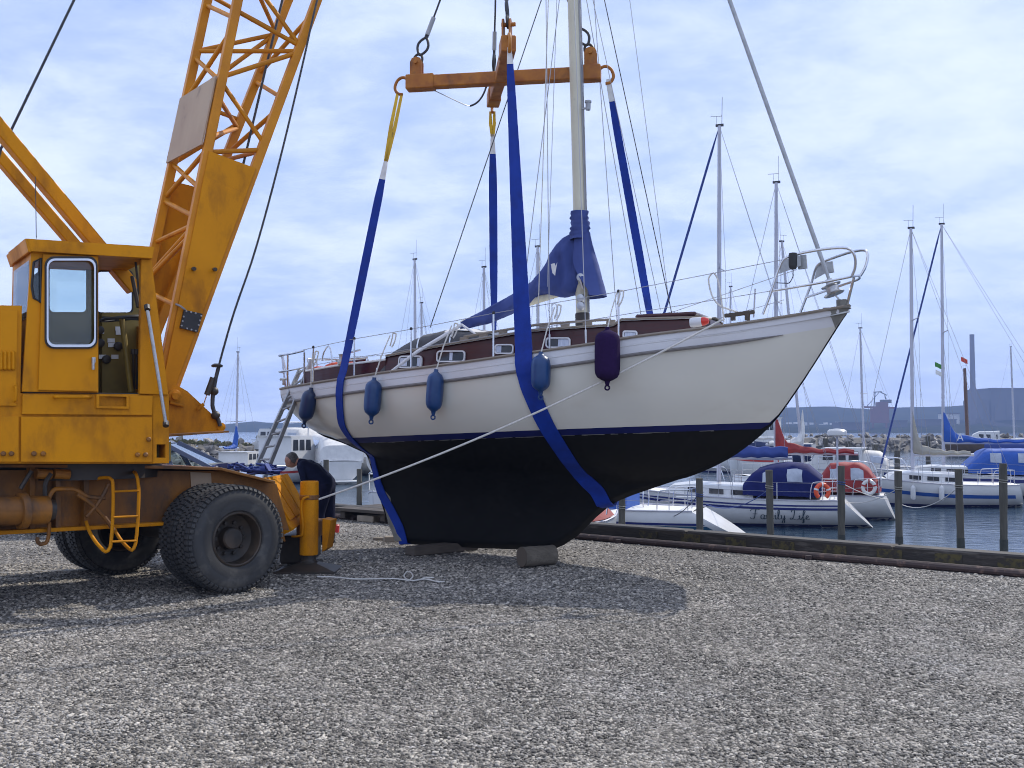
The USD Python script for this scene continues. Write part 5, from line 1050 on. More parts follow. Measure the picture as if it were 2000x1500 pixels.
# script lettering drawn as pen strokes: unit height 1 for capitals
GLY = {'F': (.95, [[(.05, .78), (.15, .95), (.45, .98), (.75, .93), (.98, 1.02)], [(.55, .95), (.5, .6), (.42, .2), (.28, -.02), (.08, .02), (.02, .15)], [(.25, .5), (.45, .53), (.7, .5)]]),
       'a': (.52, [[(.42, .38), (.25, .45), (.08, .28), (.08, .08), (.2, .0), (.36, .14), (.43, .42)], [(.43, .42), (.39, .12), (.44, .0), (.55, .08)]]),
       'm': (.82, [[(.0, .3), (.1, .42), (.1, .0)], [(.1, .25), (.22, .42), (.32, .36), (.32, .0)], [(.32, .25), (.45, .42), (.56, .36), (.56, .08), (.64, .0), (.8, .1)]]),
       'i': (.30, [[(.05, .3), (.13, .42), (.11, .1), (.17, .0), (.3, .1)], [(.15, .6), (.17, .62)]]),
       'l': (.30, [[(.03, .15), (.2, .6), (.24, .9), (.15, .95), (.08, .6), (.08, .12), (.15, .0), (.3, .1)]]),
       'y': (.50, [[(.03, .35), (.1, .42), (.1, .1), (.2, .02), (.35, .16), (.4, .42)], [(.4, .42), (.38, -.1), (.28, -.4), (.12, -.38), (.2, -.15), (.5, .1)]]),
       'L': (.85, [[(.2, .75), (.32, .97), (.52, .95), (.48, .6), (.36, .2), (.2, .0), (.05, .05), (.12, .18), (.4, .05), (.7, -.03), (.88, .12)]]),
       'f': (.36, [[(.0, .1), (.25, .6), (.35, .9), (.25, .96), (.16, .6), (.12, -.2), (.05, -.38), (.2, -.3), (.22, .05), (.36, .1)]]),
       'e': (.40, [[(.0, .12), (.2, .22), (.28, .36), (.18, .44), (.07, .26), (.08, .08), (.2, .0), (.4, .12)]]), ' ': (.35, [])}
def lettering(t, text, place, height, m='letter_dark', w=.09):
    x = 0.
    for ch in text:
        adv, strokes = GLY[ch]; mb = MB()
        for st in strokes:
            p = smoothpath([(x + a, b, 0) for a, b in st], 26) if len(st) > 2 else np.array([(x + a, b, 0) for a, b in st])
            tg = np.gradient(p, axis=0); tg /= np.linalg.norm(tg, axis=1, keepdims=True); nr = np.stack([-tg[:, 1], tg[:, 0]], -1); wd = w * (.45 + .75 * np.abs(tg[:, 1]))
            L2, R2 = p[:, :2] - nr * wd[:, None] / 2, p[:, :2] + nr * wd[:, None] / 2
            mb.grid(np.array([[place(q_ * height) for q_ in L2], [place(q_ * height) for q_ in R2]]))
        if strokes: part(t, 'letter', mb, m, True, False)
        x += adv

# --- boats on the right
A = sail_boat('white sloop lettered in script, navy cockpit tent, blue boom cover, red horseshoe buoy', (1648, 1028), (1225, 1016), B=2.75, fb=1.15, fs=.84, rake=.85, hull_m='boat_grey' if False else 'boat_white',
    stripes=((.12, .17, 'stripe_navy'), (.21, .28, 'stripe_navy')), mast=((1404, 980), (1405, 246)), cov='blue_cloth', boom_len=2.15, tent=(.12, .40, 1.02, 'navy_cloth', [0, .05, .22, .5, .8, 1], [.6, .95, 1, .98, .8, .35]), cab=(.36, .74, .38), furl='blue_cloth', boom_z=1.25, spread=(.60,), luff=.1, cov_h=.36)
X0 = 1.15
def placeA(q_):
    x = 2.72 - q_[0]; z = .26 + q_[1]; x0 = x
    for _ in range(30): x0 = x0 + .7 * (x - float(A['X'](np.array(x0), np.array(z))))
    return A3(x, float(A['hy'](np.array(x0), np.array(z))) + .022, z)
# port side faces the quay (the boat points left), so the words run from bow to stern
lettering(A['t'], 'Family Life', placeA, .31, w=.075)
# radar on a pole, horseshoe buoy
px_ = A3(.15, .75, .84)
rp = part(A['t'], 'radar_pole', MB().tube([px_, px_ + Z * 1.95], .03, 8), 'alu_mast', True)
part(rp, 'radome', MB().lathe(px_ + Z * 1.95, Z, [(0, 0), (.24, .01), (.29, .05), (.29, .16), (.22, .22), (0, .24)], 20), 'boat_white', True)
def buoy(label, c, R, r, m, full, axis, name='lifebuoy'):
    t = thing(name, label, 'lifebuoy', c); e2 = Z; e1 = unit(np.cross(axis, Z)); a = np.linspace(0, 2 * np.pi, 30) if full else np.linspace(-np.pi * .30, np.pi * 1.30, 26)
    part(t, 'ring', MB().tube([c + (e1 * math.cos(q_) + e2 * math.sin(q_) * 1.1) * R for q_ in a], r, 10), m)
    for q_ in (np.pi * .1, np.pi * .9, np.pi * .5): part(t, 'band', MB().tube([c + (e1 * math.cos(q_ + d_) + e2 * math.sin(q_ + d_) * 1.1) * R for d_ in (-.12, .12)], r * 1.08, 10), 'sling_white' if m != 'boat_white' else 'red_cloth')
buoy('red horseshoe buoy on the stern rail of the script-lettered sloop', at(1606, 960, 30.9), .19, .065, 'orange_ring', False, A3(0, 1, 0))
Bt = sail_boat('white boat with teal stripes and long sloping white transom, nearest the quay', (1366, 1052), (905, 1034), B=2.7, fb=1.2, fs=.80, rake=1.45, stripes=((.30, .36, 'stripe_navy'), (.38, .47, 'stripe_teal')), mast=None, cov=None, cab=(.42, .74, .36), boom_z=1.2, hull_m='boat_white')
bx_ = Bt['t']; part(bx_, 'dodger', MB().box(A3(2.55, .25, 1.02), (1.5, 1.7, .75), ch=.12), 'bright_blue_cloth', True, False)
part(bx_, 'wheel', MB().tube([A3(1.5, .35 * math.cos(q_), 1.05 + .35 * math.sin(q_)) for q_ in np.linspace(0, 2 * np.pi, 20)], .02, 6), 'stainless', True)
part(bx_, 'boarding_ladder', MB().tube([A3(.15 - .55, .3, .45), A3(.02 - .15, .3, .1)], .015, 6).tube([A3(.15 - .55, .6, .45), A3(.02 - .15, .6, .1)], .015, 6).tube([A3(-.25, .3, .28), A3(-.25, .6, .28)], .015, 6), 'stainless', True)
Cb = sail_boat('white double-ended boat with red cockpit tent and red sail cover', (1728, 1014), (1400, 1004), B=2.5, fb=1.1, fs=.80, rake=.35, stripes=(), mast=((1515, 980), (1516, 357)), cov='red_cloth', boom_len=2.6, tent=(.06, .36, .98, 'red_cloth'), cab=(.36, .7, .36), spread=(.6,), boom_z=1.35, luff=1.0)
buoy('white ring lifebuoy hanging at the stern of the red-tented boat', at(1697, 952, 32.9), .185, .058, 'boat_white', True, A3(.2, 1, 0))
Db = sail_boat('white sailing boat with a broad blue stripe and sand-coloured sail cover', (1978, 989), (1690, 985), B=2.8, fb=1.15, fs=.86, rake=.28, stripes=((.36, .50, 'stripe_blue'),), mast=((1783, 960), (1779, 446)), cov='tan_cloth', boom_len=2.15, cab=(.34, .80, .40), wins=3, spread=(.62,), boom_z=1.1, luff=1.5, furl=None)
for k, x in enumerate((2.9, 3.9)): 
    c = A3(x, float(Db['bs'](x)) + .12, .55); w_ = Db['w'](c)
    tf = thing('fender', ['short white fender over the blue stripe, nearer the sand-covered mast', 'short white fender over the blue stripe, nearer the bow'][k], 'fender', w_ - Z * .25, 0, 'white fenders on the blue-striped boat')
    part(tf, 'body', MB().lathe(w_ - Z * .28, Z, [(0, 0), (.06, .02), (.10, .1), (.10, .46), (.06, .55), (.02, .58), (0, .6)], 14), 'boat_white')
    part(tf, 'line', MB().tube([w_ + Z * .3, w_ + Z * .75], .008, 4), 'rope_white')
Eb = sail_boat('sailing boat with bright blue tent and lettered blue sail cover at the right edge', (2150, 972), (1745, 966), B=2.9, fb=1.15, fs=.9, rake=.3, hull_m='boat_white', stripes=((.1, .24, 'stripe_navy'),), mast=((1843, 930), (1839, 438)), cov='bright_blue_cloth', boom_len=3.9, tent=(.26, .60, 1.15, 'bright_blue_cloth'), cab=(.56, .84, .36), furl='blue_cloth', spread=(.55,), boom_z=1.45, luff=1.1, wm='dark_glass')
tx_ = meshkit.text_mesh('A', .30, .004); v = np.array(tx_.vertices); cc = A3(Eb['mx'] - .55, 0, Eb['bz'] + .06)
part(Eb['cover'], 'letter', (cc + np.stack([-v[:, 0], .26 + v[:, 2], v[:, 1]], -1), tx_.faces), 'sling_white', True, False)
def flag(t, base, m, w_=.26, h=.2, sgn=-1): return part(t, 'flag', MB().grid(np.array([[base + A3(sgn * w_ * u, .05 * math.sin(u * 6), -h * v_ - .12 * u) for v_ in (0, .5, 1)] for u in np.linspace(0, 1, 7)])).grid(np.array([[base + A3(sgn * w_ * u, .05 * math.sin(u * 6) + .004, -h * v_ - .12 * u) for v_ in (0, .5, 1)] for u in np.linspace(0, 1, 7)])[::-1]), m, True, True)
for px, py, m in ((1826, 707, 'flag_green'), (1827, 722, 'sling_white'), (1877, 697, 'orange_flag')): flag(Eb['t'], Eb['inv'](at(px, py, 45)), m)
# smaller boats behind
Gb = sail_boat('boat with furled white sail and raked mast behind the red sail cover', (1480, 968), (1640, 964), B=2.4, fb=1.0, fs=.8, rake=.2, stripes=(), mast=((1570, 930), (1526, 472)), cov='white_cloth', boom_len=1.6, cab=(.3, .75, .34), spread=(), rear=False) if False else None
Gb = sail_boat('boat with furled white sail and thin raked mast behind the red sail cover', (1450, 962), (1660, 958), B=2.4, fb=1.0, fs=.8, rake=.2, stripes=((.1, .2, 'stripe_blue'),), mast=((1570, 925), (1527, 472)), cov='white_cloth', boom_len=1.9, cab=(.3, .8, .34), spread=(.6,), rear=False, boom_z=1.5, luff=1.2)
Hb = sail_boat('small white boat with a thin mast in front of the breakwater', (1790, 934), (1640, 930), B=2.2, fb=.9, fs=.7, rake=.2, stripes=(), mast=((1688, 905), (1680, 641)), cov=None, cab=(.3, .75, .4), wins=2, spread=(.5,), rear=False, mast_r=.07)
Ib = sail_boat('distant pale boat with a bare mast at the far right', (2060, 884), (1940, 883), B=3., fb=1.3, fs=1.1, rake=.2, stripes=(), mast=((1981, 862), (1974, 677)), cov=None, cab=(.3, .75, .7), wins=2, spread=(.5,), rear=False, mast_r=.12)
Jb = sail_boat('old dark wooden boat with a dark pole mast near the breakwater', (1965, 890), (1850, 889), B=3.6, fb=2.1, fs=1.6, rake=.1, hull_m='boat_brown', stripes=((.05, .22, 'boat_white'),), mast=((1890, 860), (1884, 720)), cov=None, cab=(.1, .55, 1.2), wins=3, mast_m='wood_mast', spread=(.5,), rear=False, mast_r=.2, deck='timber_light')
Kb = sail_boat('low boat wrapped in a flat dark blue tarpaulin at the right edge', (2120, 914), (1935, 911), B=2.8, fb=1.3, fs=1.2, rake=.1, stripes=(), mast=None, cov=None, cab=(.2, .8, .5), wins=2, rear=False)
part(Kb['t'], 'tarpaulin', MB().box(A3(Kb['L'] * .5, 0, 1.55), (Kb['L'] * .95, 2.6, .75), ch=.18), 'blue_cloth', True, False)
Lb = sail_boat('white boat with salmon-pink deck beyond the blue boom cover', (1540, 946), (1430, 943), B=2.4, fb=1.5, fs=1.35, rake=.2, stripes=((.0, .1, 'boat_red'),), mast=None, cab=(.45, .8, .35), wins=2, rear=False, deck='boat_salmon')
Mb = sail_boat('pale yacht with long white boom cover, partly behind the black keel', (1520, 925), (1360, 921), B=2.6, fb=1.25, fs=1.1, rake=.2, stripes=((.1, .18, 'stripe_blue'),), mast=((1425, 890), (1427, 560)), cov='white_cloth', boom_len=4.2, cab=(.3, .7, .4), spread=(.55,), boom_z=1.3, luff=.5, rear=False)
# motor sailer and working boat
def motor_boat(label, stern, bow, B, fb, fs, house, m='boat_white', canopy=None, arch=False, name='motor_boat', stripes=()):
    S, Bw = onz(*stern, WL), onz(*bow, WL); d = unit(Bw - S); L_ = float(np.linalg.norm(Bw - S)) * 1.08; t = thing(name, label, 'motor boat', S, math.atan2(d[1], d[0]))
    sh, bs, hy, X = boat_hull(t, L_, B, fb, fs, -.15, 'deck_white', m, stripes)
    x0, x1, h = house; x0 *= L_; x1 *= L_; w_ = B / 2 - .3; zd = float(sh((x0 + x1) / 2)) - .05
    prf = [(x0, 0), (x0, h * .92), (x0 - .15, h), (x1 - .55, h), (x1 - .45, h * .94), (x1, h * .42), (x1 + .5, h * .32), (x1 + .6, 0)]
    c = part(t, 'wheelhouse', MB().prism([A3(x, -w_, zd + z) for x, z in prf], A3(0, 2 * w_, 0)), 'boat_white', True, False)
    n = 3
    for i in range(n):
        a = x0 + .15 + (x1 - .6 - x0) * i / n; e_ = a + (x1 - .6 - x0) / n * .8
        for s in (-1, 1): part(c, 'window', MB().prism([A3(x, s * (w_ + .003), zd + z) for x, z in ((a, h * .5), (e_, h * .5), (e_ - .04, h * .86), (a + .02, h * .86))], A3(0, s * .008, 0)), 'dark_glass', True, False)
    part(c, 'windscreen', MB().prism([A3(x1 - .42 + .45 * u + .012, y, zd + h * (.92 - .5 * u)) for u, y in ((.1, -w_ * .9), (.1, w_ * .9), (.9, w_ * .9), (.9, -w_ * .9))], A3(.006, 0, .006)), 'dark_glass', True, False)
    if canopy:
        k, hh = canopy; g = np.array([[A3(x, -w_ * np.sign(math.cos(q_)) * abs(math.cos(q_)) ** .4, zd - .1 + (hh * np.interp(x, [.2, .5, x0], [.55, .95, 1.])) * abs(math.sin(q_)) ** .45) for q_ in np.linspace(0, np.pi, 15)] for x in np.linspace(.25, x0, 7)])
        tn = part(t, 'canopy', MB().grid(g).grid(np.array([[p, p * A3(1, 0, 1)] for p in g[0]])), k, True, 40)
        part(tn, 'vinyl_window', MB().grid(g[1:5, 1:4] + A3(0, -.012, 0)), 'clear_vinyl', True, True); part(tn, 'vinyl_window', MB().grid(g[1:5, 11:14] + A3(0, .012, 0)), 'clear_vinyl', True, True)
    if arch: part(t, 'radar_arch', MB().tube(smoothpath([A3(x0, -w_, zd + .6), A3(x0 - .3, -w_, zd + h + .5), A3(x0 - .3, w_, zd + h + .5), A3(x0, w_, zd + .6)], 20), .04, 6), 'boat_white', True)
    r_ = part(t, 'bow_rail', MB().tube(smoothpath([A3(L_ * .55, -float(bs(L_ * .55)), fb + .5), A3(L_ * .85, -float(bs(L_ * .85)), fb + .55), A3(L_, 0, fb + .6), A3(L_ * .85, float(bs(L_ * .85)), fb + .55), A3(L_ * .55, float(bs(L_ * .55)), fb + .5)], 30), .02, 5), 'stainless', True)
    for x in (.55, .7, .85):
        for s in (-1, 1): part(r_, 'post', MB().tube([A3(L_ * x, s * float(bs(L_ * x)), float(sh(L_ * x))), A3(L_ * x, s * float(bs(L_ * x)), fb + .52)], .016, 5), 'stainless', True)
    if canopy: part(t, 'swim_platform', MB().box(A3(-.3, 0, .18), (.7, B * .62, .07), ch=.02), 'deck_white', True, False)
    return t, L_, zd
motor_boat('white motor sailer with long windowed wheelhouse behind the red tent', (1745, 962), (1560, 958), 2.9, 1.2, 1.0, (.28, .78, 1.15), canopy=('hood_light', 1.15))
fb_ = motor_boat('dark blue working boat with white wheelhouse beyond the bow of the yacht', (1590, 905), (1440, 903), 3.6, 2.3, 1.7, (.42, .66, 2.3), m='boat_navy', name='working_boat')
part(fb_[0], 'light_mast', MB().tube([A3(fb_[1] * .5, 0, fb_[2] + 2.2), A3(fb_[1] * .5, 0, fb_[2] + 3.6)], .09, 8).lathe(A3(fb_[1] * .5, 0, fb_[2] + 3.6), Z, [(0, 0), (.3, 0), (.3, .3), (0, .35)], 10), 'boat_white', True)
# --- boats on the left
motor_boat('white cabin cruiser with swim platform and pale canopy, stern to the quay', (668, 946), (612, 924), 3.0, 1.5, 1.25, (.42, .72, 1.35), canopy=('white_cloth', 1.6), arch=True)
motor_boat('white wheelhouse boat with red stripe beyond the bending man', (500, 948), (625, 938), 2.8, 1.3, 1.05, (.25, .62, 1.65), canopy=None, arch=False, stripes=((.3, .42, 'boat_red'),))
motor_boat('pale motor cruiser with flying bridge canopy behind the ladder', (612, 916), (500, 912), 3.2, 1.6, 1.4, (.3, .72, 1.7), canopy=('hood_light', 1.9), arch=True)
motor_boat('low white motor boat, half hidden by the tall crane-side ladder', (420, 946), (520, 935), 2.4, 1.0, .9, (.3, .6, .9))
motor_boat('white cruiser tucked under the yacht counter beside the post', (745, 930), (680, 918), 2.8, 1.4, 1.2, (.3, .7, 1.5), canopy=('white_cloth', 1.5))
sail_boat('sailing boat with blue sail cover seen between crane and ladder', (420, 936), (505, 930), B=2.3, fb=1.0, fs=.85, rake=.2, mast=((461, 900), (465, 688)), cov='bright_blue_cloth', boom_len=1.25, cab=(.3, .7, .4), wins=2, spread=(.35,), boom_z=1.0, luff=1.1, rear=False)
sail_boat('masthead of a sailing boat behind the cockpit of the yacht, taller of two', (900, 965), (745, 958), B=2.6, stripes=(), mast=((812, 930), (810, 507)), cov='blue_cloth', boom_len=2.2, cab=(.3, .7, .4), spread=(.55,))
sail_boat('shorter bare mast of a boat just right of a taller one behind the cockpit', (900, 940), (780, 935), B=2.4, stripes=(), mast=((825, 915), (823, 592)), cov=None, cab=(.3, .7, .4), spread=(.55,), mast_r=.08)
sail_boat('sailing boat whose pale mast rises beside the yacht boom, behind the broad sling', (1150, 985), (960, 978), B=2.6, stripes=(), mast=((1052, 950), (1050, 482)), cov='blue_cloth', boom_len=2.2, cab=(.3, .7, .4), spread=(.62,))
sail_boat('sailing boat with a mast partly behind the rear dark blue sling', (1030, 965), (880, 960), B=2.6, stripes=(), mast=((947, 940), (945, 522)), cov='blue_cloth', boom_len=2.2, cab=(.3, .7, .4), spread=(.6,))
# small boats against the quay
def dinghy(label, stern, bow, m, cover=None, z=WL):
    S, Bw = onz(*stern, z), onz(*bow, z); d = unit(Bw - S); L_ = float(np.linalg.norm(Bw - S)); t = thing('small_boat', label, 'boat', A3(S[0], S[1], WL), math.atan2(d[1], d[0]))
    sh, bs, hy, X = boat_hull(t, L_, 1.7, .95, .75, 0, 'deck_white', m)
    if cover: part(t, 'cover', MB().grid(np.array([[A3(x, w_ * float(bs(x)) * .95, float(sh(x)) + .05 + .35 * (1 - w_ * w_) * math.sin(math.pi * min(1, x / L_ * .9 + .1))) for w_ in np.linspace(-1, 1, 9)] for x in np.linspace(.1, L_ * .8, 12)])[::-1]), cover, True, True)
    part(t, 'rail', MB().tube(smoothpath([A3(L_ * .6, -float(bs(L_ * .6)), .95), A3(L_ * .7, -float(bs(L_ * .7)), 1.5), A3(L_ * .95, 0, 1.6), A3(L_ * .7, float(bs(L_ * .7)), 1.5), A3(L_ * .6, float(bs(L_ * .6)), .95)], 24), .018, 5), 'stainless', True)
    return t
dinghy('small white boat with bow rail seen behind the rudder', (800, 1010), (728, 1018), 'boat_white')
dinghy('small white boat with red cover poking out below the forefoot of the keel', (1060, 1082), (1205, 1072), 'boat_white', 'red_cloth')

# ================================================================== mooring posts, breakwater, bush, far plant
def post(px, top, Y, r, label, group, wet=True, lean=0., name='mooring_post'):
    a = at(px, top, Y); b_ = A3(a[0] + lean, Y, WL - .6); n = 14; tt = np.linspace(0, 1, 12); pts = np.array([b_ * (1 - u) + a * u for u in tt])
    t = thing(name, label, 'mooring post', A3(b_[0], b_[1], WL), 0, group)
    k = 4; w_ = (WL + .55 - b_[2]) / (a[2] - b_[2]); m_ = b_ + (a - b_) * w_
    rr = lambda n_: r * (1 + .05 * rng.standard_normal(n_))
    part(t, 'shaft', MB().tube([m_ + (a - b_) * u for u in np.linspace(0, 1 - w_, 7)], rr(7), 12), 'pile_wood', smooth=50)
    part(t, 'wet_foot', MB().tube([b_, (b_ + m_) / 2, m_ + (a - b_) * .002], r * 1.06, 12), 'pile_wet')
    return t, a, m_
tops_ = {}
for i, (px, tp_, Y, lb_) in enumerate([(1215, 958, 24.6, 'wooden mooring post close under the black forefoot of the yacht'), (1366, 934, 24.4, 'wooden mooring post in front of the sloping white transom'), (1502, 918, 24.2, 'wooden mooring post standing in front of the script lettering'),
        (1643, 910, 24.0, 'wooden mooring post beside the red horseshoe buoy'), (1754, 920, 23.6, 'wooden mooring post between the red-tented boat and the blue-striped boat'), (1872, 916, 23.3, 'wooden mooring post in front of the middle of the blue-striped hull'), (1959, 905, 23.0, 'rightmost wooden mooring post, near the blue-striped stern')]):
    t, a, m_ = post(px, tp_, Y, .083, lb_, 'mooring posts beyond the quay', lean=.03 * (i % 3 - 1)); tops_[i] = a
    part(t, 'rope_turns', MB().tube([a - Z * (.34 + .006 * k) + A3(math.cos(k * .8), math.sin(k * .8), 0) * .093 for k in range(18)], .009, 5), 'rope_blue' if i in (1, 3) else 'tan_cloth')
for px, tp_, Y, lb_ in [(1612, 856, 70, 'far mooring post left of the thin mast'), (1656, 862, 72, 'far mooring post between two others left of the thin mast'), (1709, 868, 68, 'far mooring post right of the thin mast'), (1752, 880, 62, 'far mooring post by the dark forestay'), (1812, 852, 74, 'far mooring post between the sand and blue sail covers')]:
    post(px, tp_, Y, .17, lb_, 'far mooring posts in the basin')
post(702, 916, 34, .09, 'wooden post in the water just left of the rudder', 'posts near the stern'); post(637, 898, 34, .09, 'wooden post in the water behind the bending man', 'posts near the stern')
# mooring lines
def line(label, a, b_, sag, r=.011, m='rope_white'):
    t = np.linspace(0, 1, 18)[:, None]; p = a * (1 - t) + b_ * t; p[:, 2] -= (sag * 4 * t * (1 - t))[:, 0]
    solo('mooring_line', MB().tube(p, r, 5), m, label, 'rope')
line('slack white mooring line from the blue-striped boat down to the post', tops_[5] - Z * .4, at(1760, 985, 30), .25)
line('mooring line from the red-tented boat to the post on its right', tops_[4] - Z * .4, at(1650, 980, 33), .15)
line('blue mooring line from the post at the script lettering towards the bow', tops_[2] - Z * .45, at(1380, 985, 30), .25, .012, 'rope_blue')
line('mooring line from the post beside the horseshoe buoy to the next boat', tops_[3] - Z * .4, at(1735, 975, 34), .08)
line('dark mooring line from the sloping transom to its post', tops_[1] - Z * .35, at(1310, 1010, 28), .1, .011, 'wire_dark')

def breakwater(name, label, p0, p1, h, w, n_single, seed, m='rock', grass=False, rs=(.45, .95)):
    r_ = np.random.default_rng(seed); p0, p1 = np.asarray(p0, float), np.asarray(p1, float); d = unit(p1 - p0); n = A3(d[1], -d[0], 0); n = n if n[1] < 0 else -n; Lg = np.linalg.norm(p1 - p0)
    t = thing(name, label, 'breakwater', A3(*((p0 + p1) / 2)[:2], WL)); top = (lambda u: h[0] + (h[1] - h[0]) * u)
    part(t, 'core', MB().prism([p0 * A3(1, 1, 0) + n * (w + 1) + Z * (WL - 1), p0 * A3(1, 1, 0) + n * .8 + Z * (WL + h[0] - .5), p0 * A3(1, 1, 0) - n * 3 + Z * (WL + h[0] - .4), p0 * A3(1, 1, 0) - n * (w + 3) + Z * (WL - 1)], d * Lg) if abs(h[0] - h[1]) < .01 else
         MB().grid(np.array([[q_ * A3(1, 1, 0) + n * o + Z * zz for o, zz in ((w + 1, WL - 1), (.8, WL + hh - .5), (-3, WL + hh - .4), (-w - 3, WL - 1))] for q_, hh in ((p0, h[0]), (p1, h[1]))])), 'rock_dark', smooth=False)
    V = [trimesh.convex.convex_hull(r_.normal(size=(14, 3)) * A3(1, .8, .7) * .6) for _ in range(8)]; rest = MB(); c = 0
    N = int(Lg / .55 * 5)
    order = []
    for i in range(N):
        u = r_.random(); f_ = r_.random(); hh = top(u); o = .4 + (w - .2) * f_ if f_ > .18 else -2.5 * r_.random(); z = WL + hh * (1 - max(0, (o - .4)) / (w - .2)) - .05 - .2 * r_.random()
        order.append((u, o, z, rs[0] + (rs[1] - rs[0]) * r_.random() ** 1.5, r_.integers(8), r_.random() * 6.28))
    vis = [k for k, q_ in enumerate(order) if 1.0 > 0]
    big = set(sorted(range(N), key=lambda k: -order[k][3])[:n_single])
    for k, (u, o, z, s_, q_, yw_) in enumerate(order):
        mm = V[q_]; cs, sn = math.cos(yw_), math.sin(yw_); v = (mm.vertices @ np.array([[cs, sn, 0], [-sn, cs, 0], [0, 0, 1]])) * s_ * .62 + (p0 + d * u * Lg) * A3(1, 1, 0) + n * o + Z * z
        if k in big: part(t, 'rock', (v, mm.faces), m if r_.random() < .72 else 'rock_dark', smooth=False)
        else: rest.add(v, mm.faces)
    part(t, 'rock_mass', rest, m, smooth=False, kind='stuff')
    if grass:
        g = MB()
        for i in range(2600):
            u = r_.random(); p = (p0 + d * u * Lg) * A3(1, 1, 0) - n * (r_.random() * 3.2 - .3) + Z * (WL + top(u) - .28 + .12 * r_.random()); q_ = r_.normal(size=3) * .10; hgt = .06 + .16 * r_.random(); g.add([p - q_ * A3(1, 1, 0), p + q_ * A3(1, 1, 0), p + q_ * .5 + Z * hgt], [[0, 1, 2]])
        part(t, 'grass', g, 'grass_bank', smooth=False, kind='stuff')
    return t
breakwater('breakwater', 'long low breakwater of pale boulders across the harbour mouth on the right', at(1290, 877, 138), at(2180, 876, 152), (2.35, 2.15), 3.6, 240, 5)
breakwater('breakwater', 'grassy boulder breakwater behind the parked car and motor boats on the left', at(190, 900, 62), at(620, 880, 92), (2.7, 1.5), 4.0, 240, 6, grass=True, rs=(.4, .8))
breakwater('breakwater', 'low dark breakwater beyond the stern of the yacht', at(560, 880, 95), at(1010, 878, 128), (1.45, 1.5), 3.4, 60, 8, m='rock_dark', grass=True)
# bush
bc = onz(546, 880, .0) if False else at(546, 872, 100)
bt = thing('bush', 'round green bush on the breakwater behind the ladder', 'bush', bc)
part(bt, 'stem', MB().tube([bc - Z * .6, bc + Z * .8], [.12, .06], 8), 'timber_dark')
g = MB()
for i in range(2600):
    v = rng.normal(size=3); v = unit(v) * (rng.random() ** .4); p = bc + v * A3(1.75, 1.5, 1.15) + Z * .55 + A3(.5 * math.sin(v[2] * 5), 0, 0); q_ = rng.normal(size=(3, 3)) * .13; g.add(p + q_, [[0, 1, 2]])
part(bt, 'crown', g, 'bush_leaf', smooth=False, kind='stuff')
# power plant, chimney, container crane, quay sheds, town
D = 1120.
def blk(px0, px1, py0, py1, Y, dy, name, label, m, cat='building'):
    a, b_ = at(px0, py1, Y), at(px1, py0, Y); t = thing(name, label, cat, A3((a[0] + b_[0]) / 2, Y, WL))
    part(t, 'wall', MB().box(A3((a[0] + b_[0]) / 2, Y + dy / 2, (min(a[2], WL) + b_[2]) / 2), (b_[0] - a[0], dy, b_[2] - min(a[2], WL))), m, smooth=False)
    return t, a, b_
t, a, b_ = blk(1937, 2120, 760, 846, D, 60, 'power_station', 'big dark block of a power station at the right edge of the far shore', 'plant_wall')
part(t, 'annex', MB().box(A3(*(at(1931, 815, D - 5)[:2] + A3(0, 30, 0)[:2]), (at(1931, 780, D - 5)[2] + WL) / 2), (6.5, 50, at(1931, 780, D - 5)[2] - WL)), 'plant_wall', smooth=False)
part(t, 'roof', MB().box(A3((a[0] + b_[0]) / 2, D + 30, b_[2] + .6), (b_[0] - a[0] + 1, 61, 1.4)), 'plant_wall_low', smooth=False)
for k in range(7): part(t, 'facade_panel', MB().box(A3(a[0] + 8 + k * 13, D - .4, WL + 22 + 4 * (k % 2)), (9, .8, 18)), 'plant_wall_low', smooth=False)
part(t, 'conveyor', MB().bar(at(1905, 822, D - 60), at(1990, 836, D - 60), 5, 4), 'plant_wall_low', smooth=False)
cb, ct = at(1902, 846, D - 20), at(1900.5, 655, D - 20); cb[2] = WL
t = thing('chimney', 'tall slim grey power-station chimney on the far shore', 'chimney', cb)
part(t, 'shaft', MB().lathe(cb, Z, [(3.9, 0), (3.3, 25), (2.7, 60), (2.35, ct[2] - WL)], 24), 'chimney_concrete', smooth=40)
part(t, 'rim', MB().lathe(cb + Z * (ct[2] - WL), Z, [(2.35, -.2), (2.5, 0), (2.5, 1), (1.9, 1.1)], 24), 'plant_wall')
t = thing('harbour_crane', 'red and grey unloading crane in the haze on the far shore', 'crane', A3(*at(1722, 845, 1050)[:2], WL)); Y = 1050
def hp(x, y, dy=0): return at(x, y, Y + dy)
for x0, x1 in ((1704, 1707), (1732, 1729)):
    for dy in (0, 14): part(t, 'leg', MB().bar(hp(x0, 846, dy), hp(x1, 796, dy), 1.6, 1.6), 'harbour_red', smooth=False)
part(t, 'portal_beam', MB().bar(hp(1700, 812, 0), hp(1736, 812, 0), 2.2, 15), 'harbour_red', smooth=False)
part(t, 'machine_house', MB().box(hp(1722, 790, 6), (9, 12, 5)), 'harbour_red', smooth=False); part(t, 'machine_house', MB().box(hp(1730, 784, 6), (9, 9, 3.5)), 'plant_wall', smooth=False)
part(t, 'hopper', MB().box(hp(1713, 800, 6), (5, 8, 5)), 'plant_wall_low', smooth=False)
part(t, 'gallows', MB().bar(hp(1707, 796), hp(1709, 766), .9).bar(hp(1730, 780), hp(1728, 771), .8).bar(hp(1706, 766), hp(1722, 765), 1.).bar(hp(1718, 765), hp(1732, 772), .8), 'plant_wall', smooth=False)
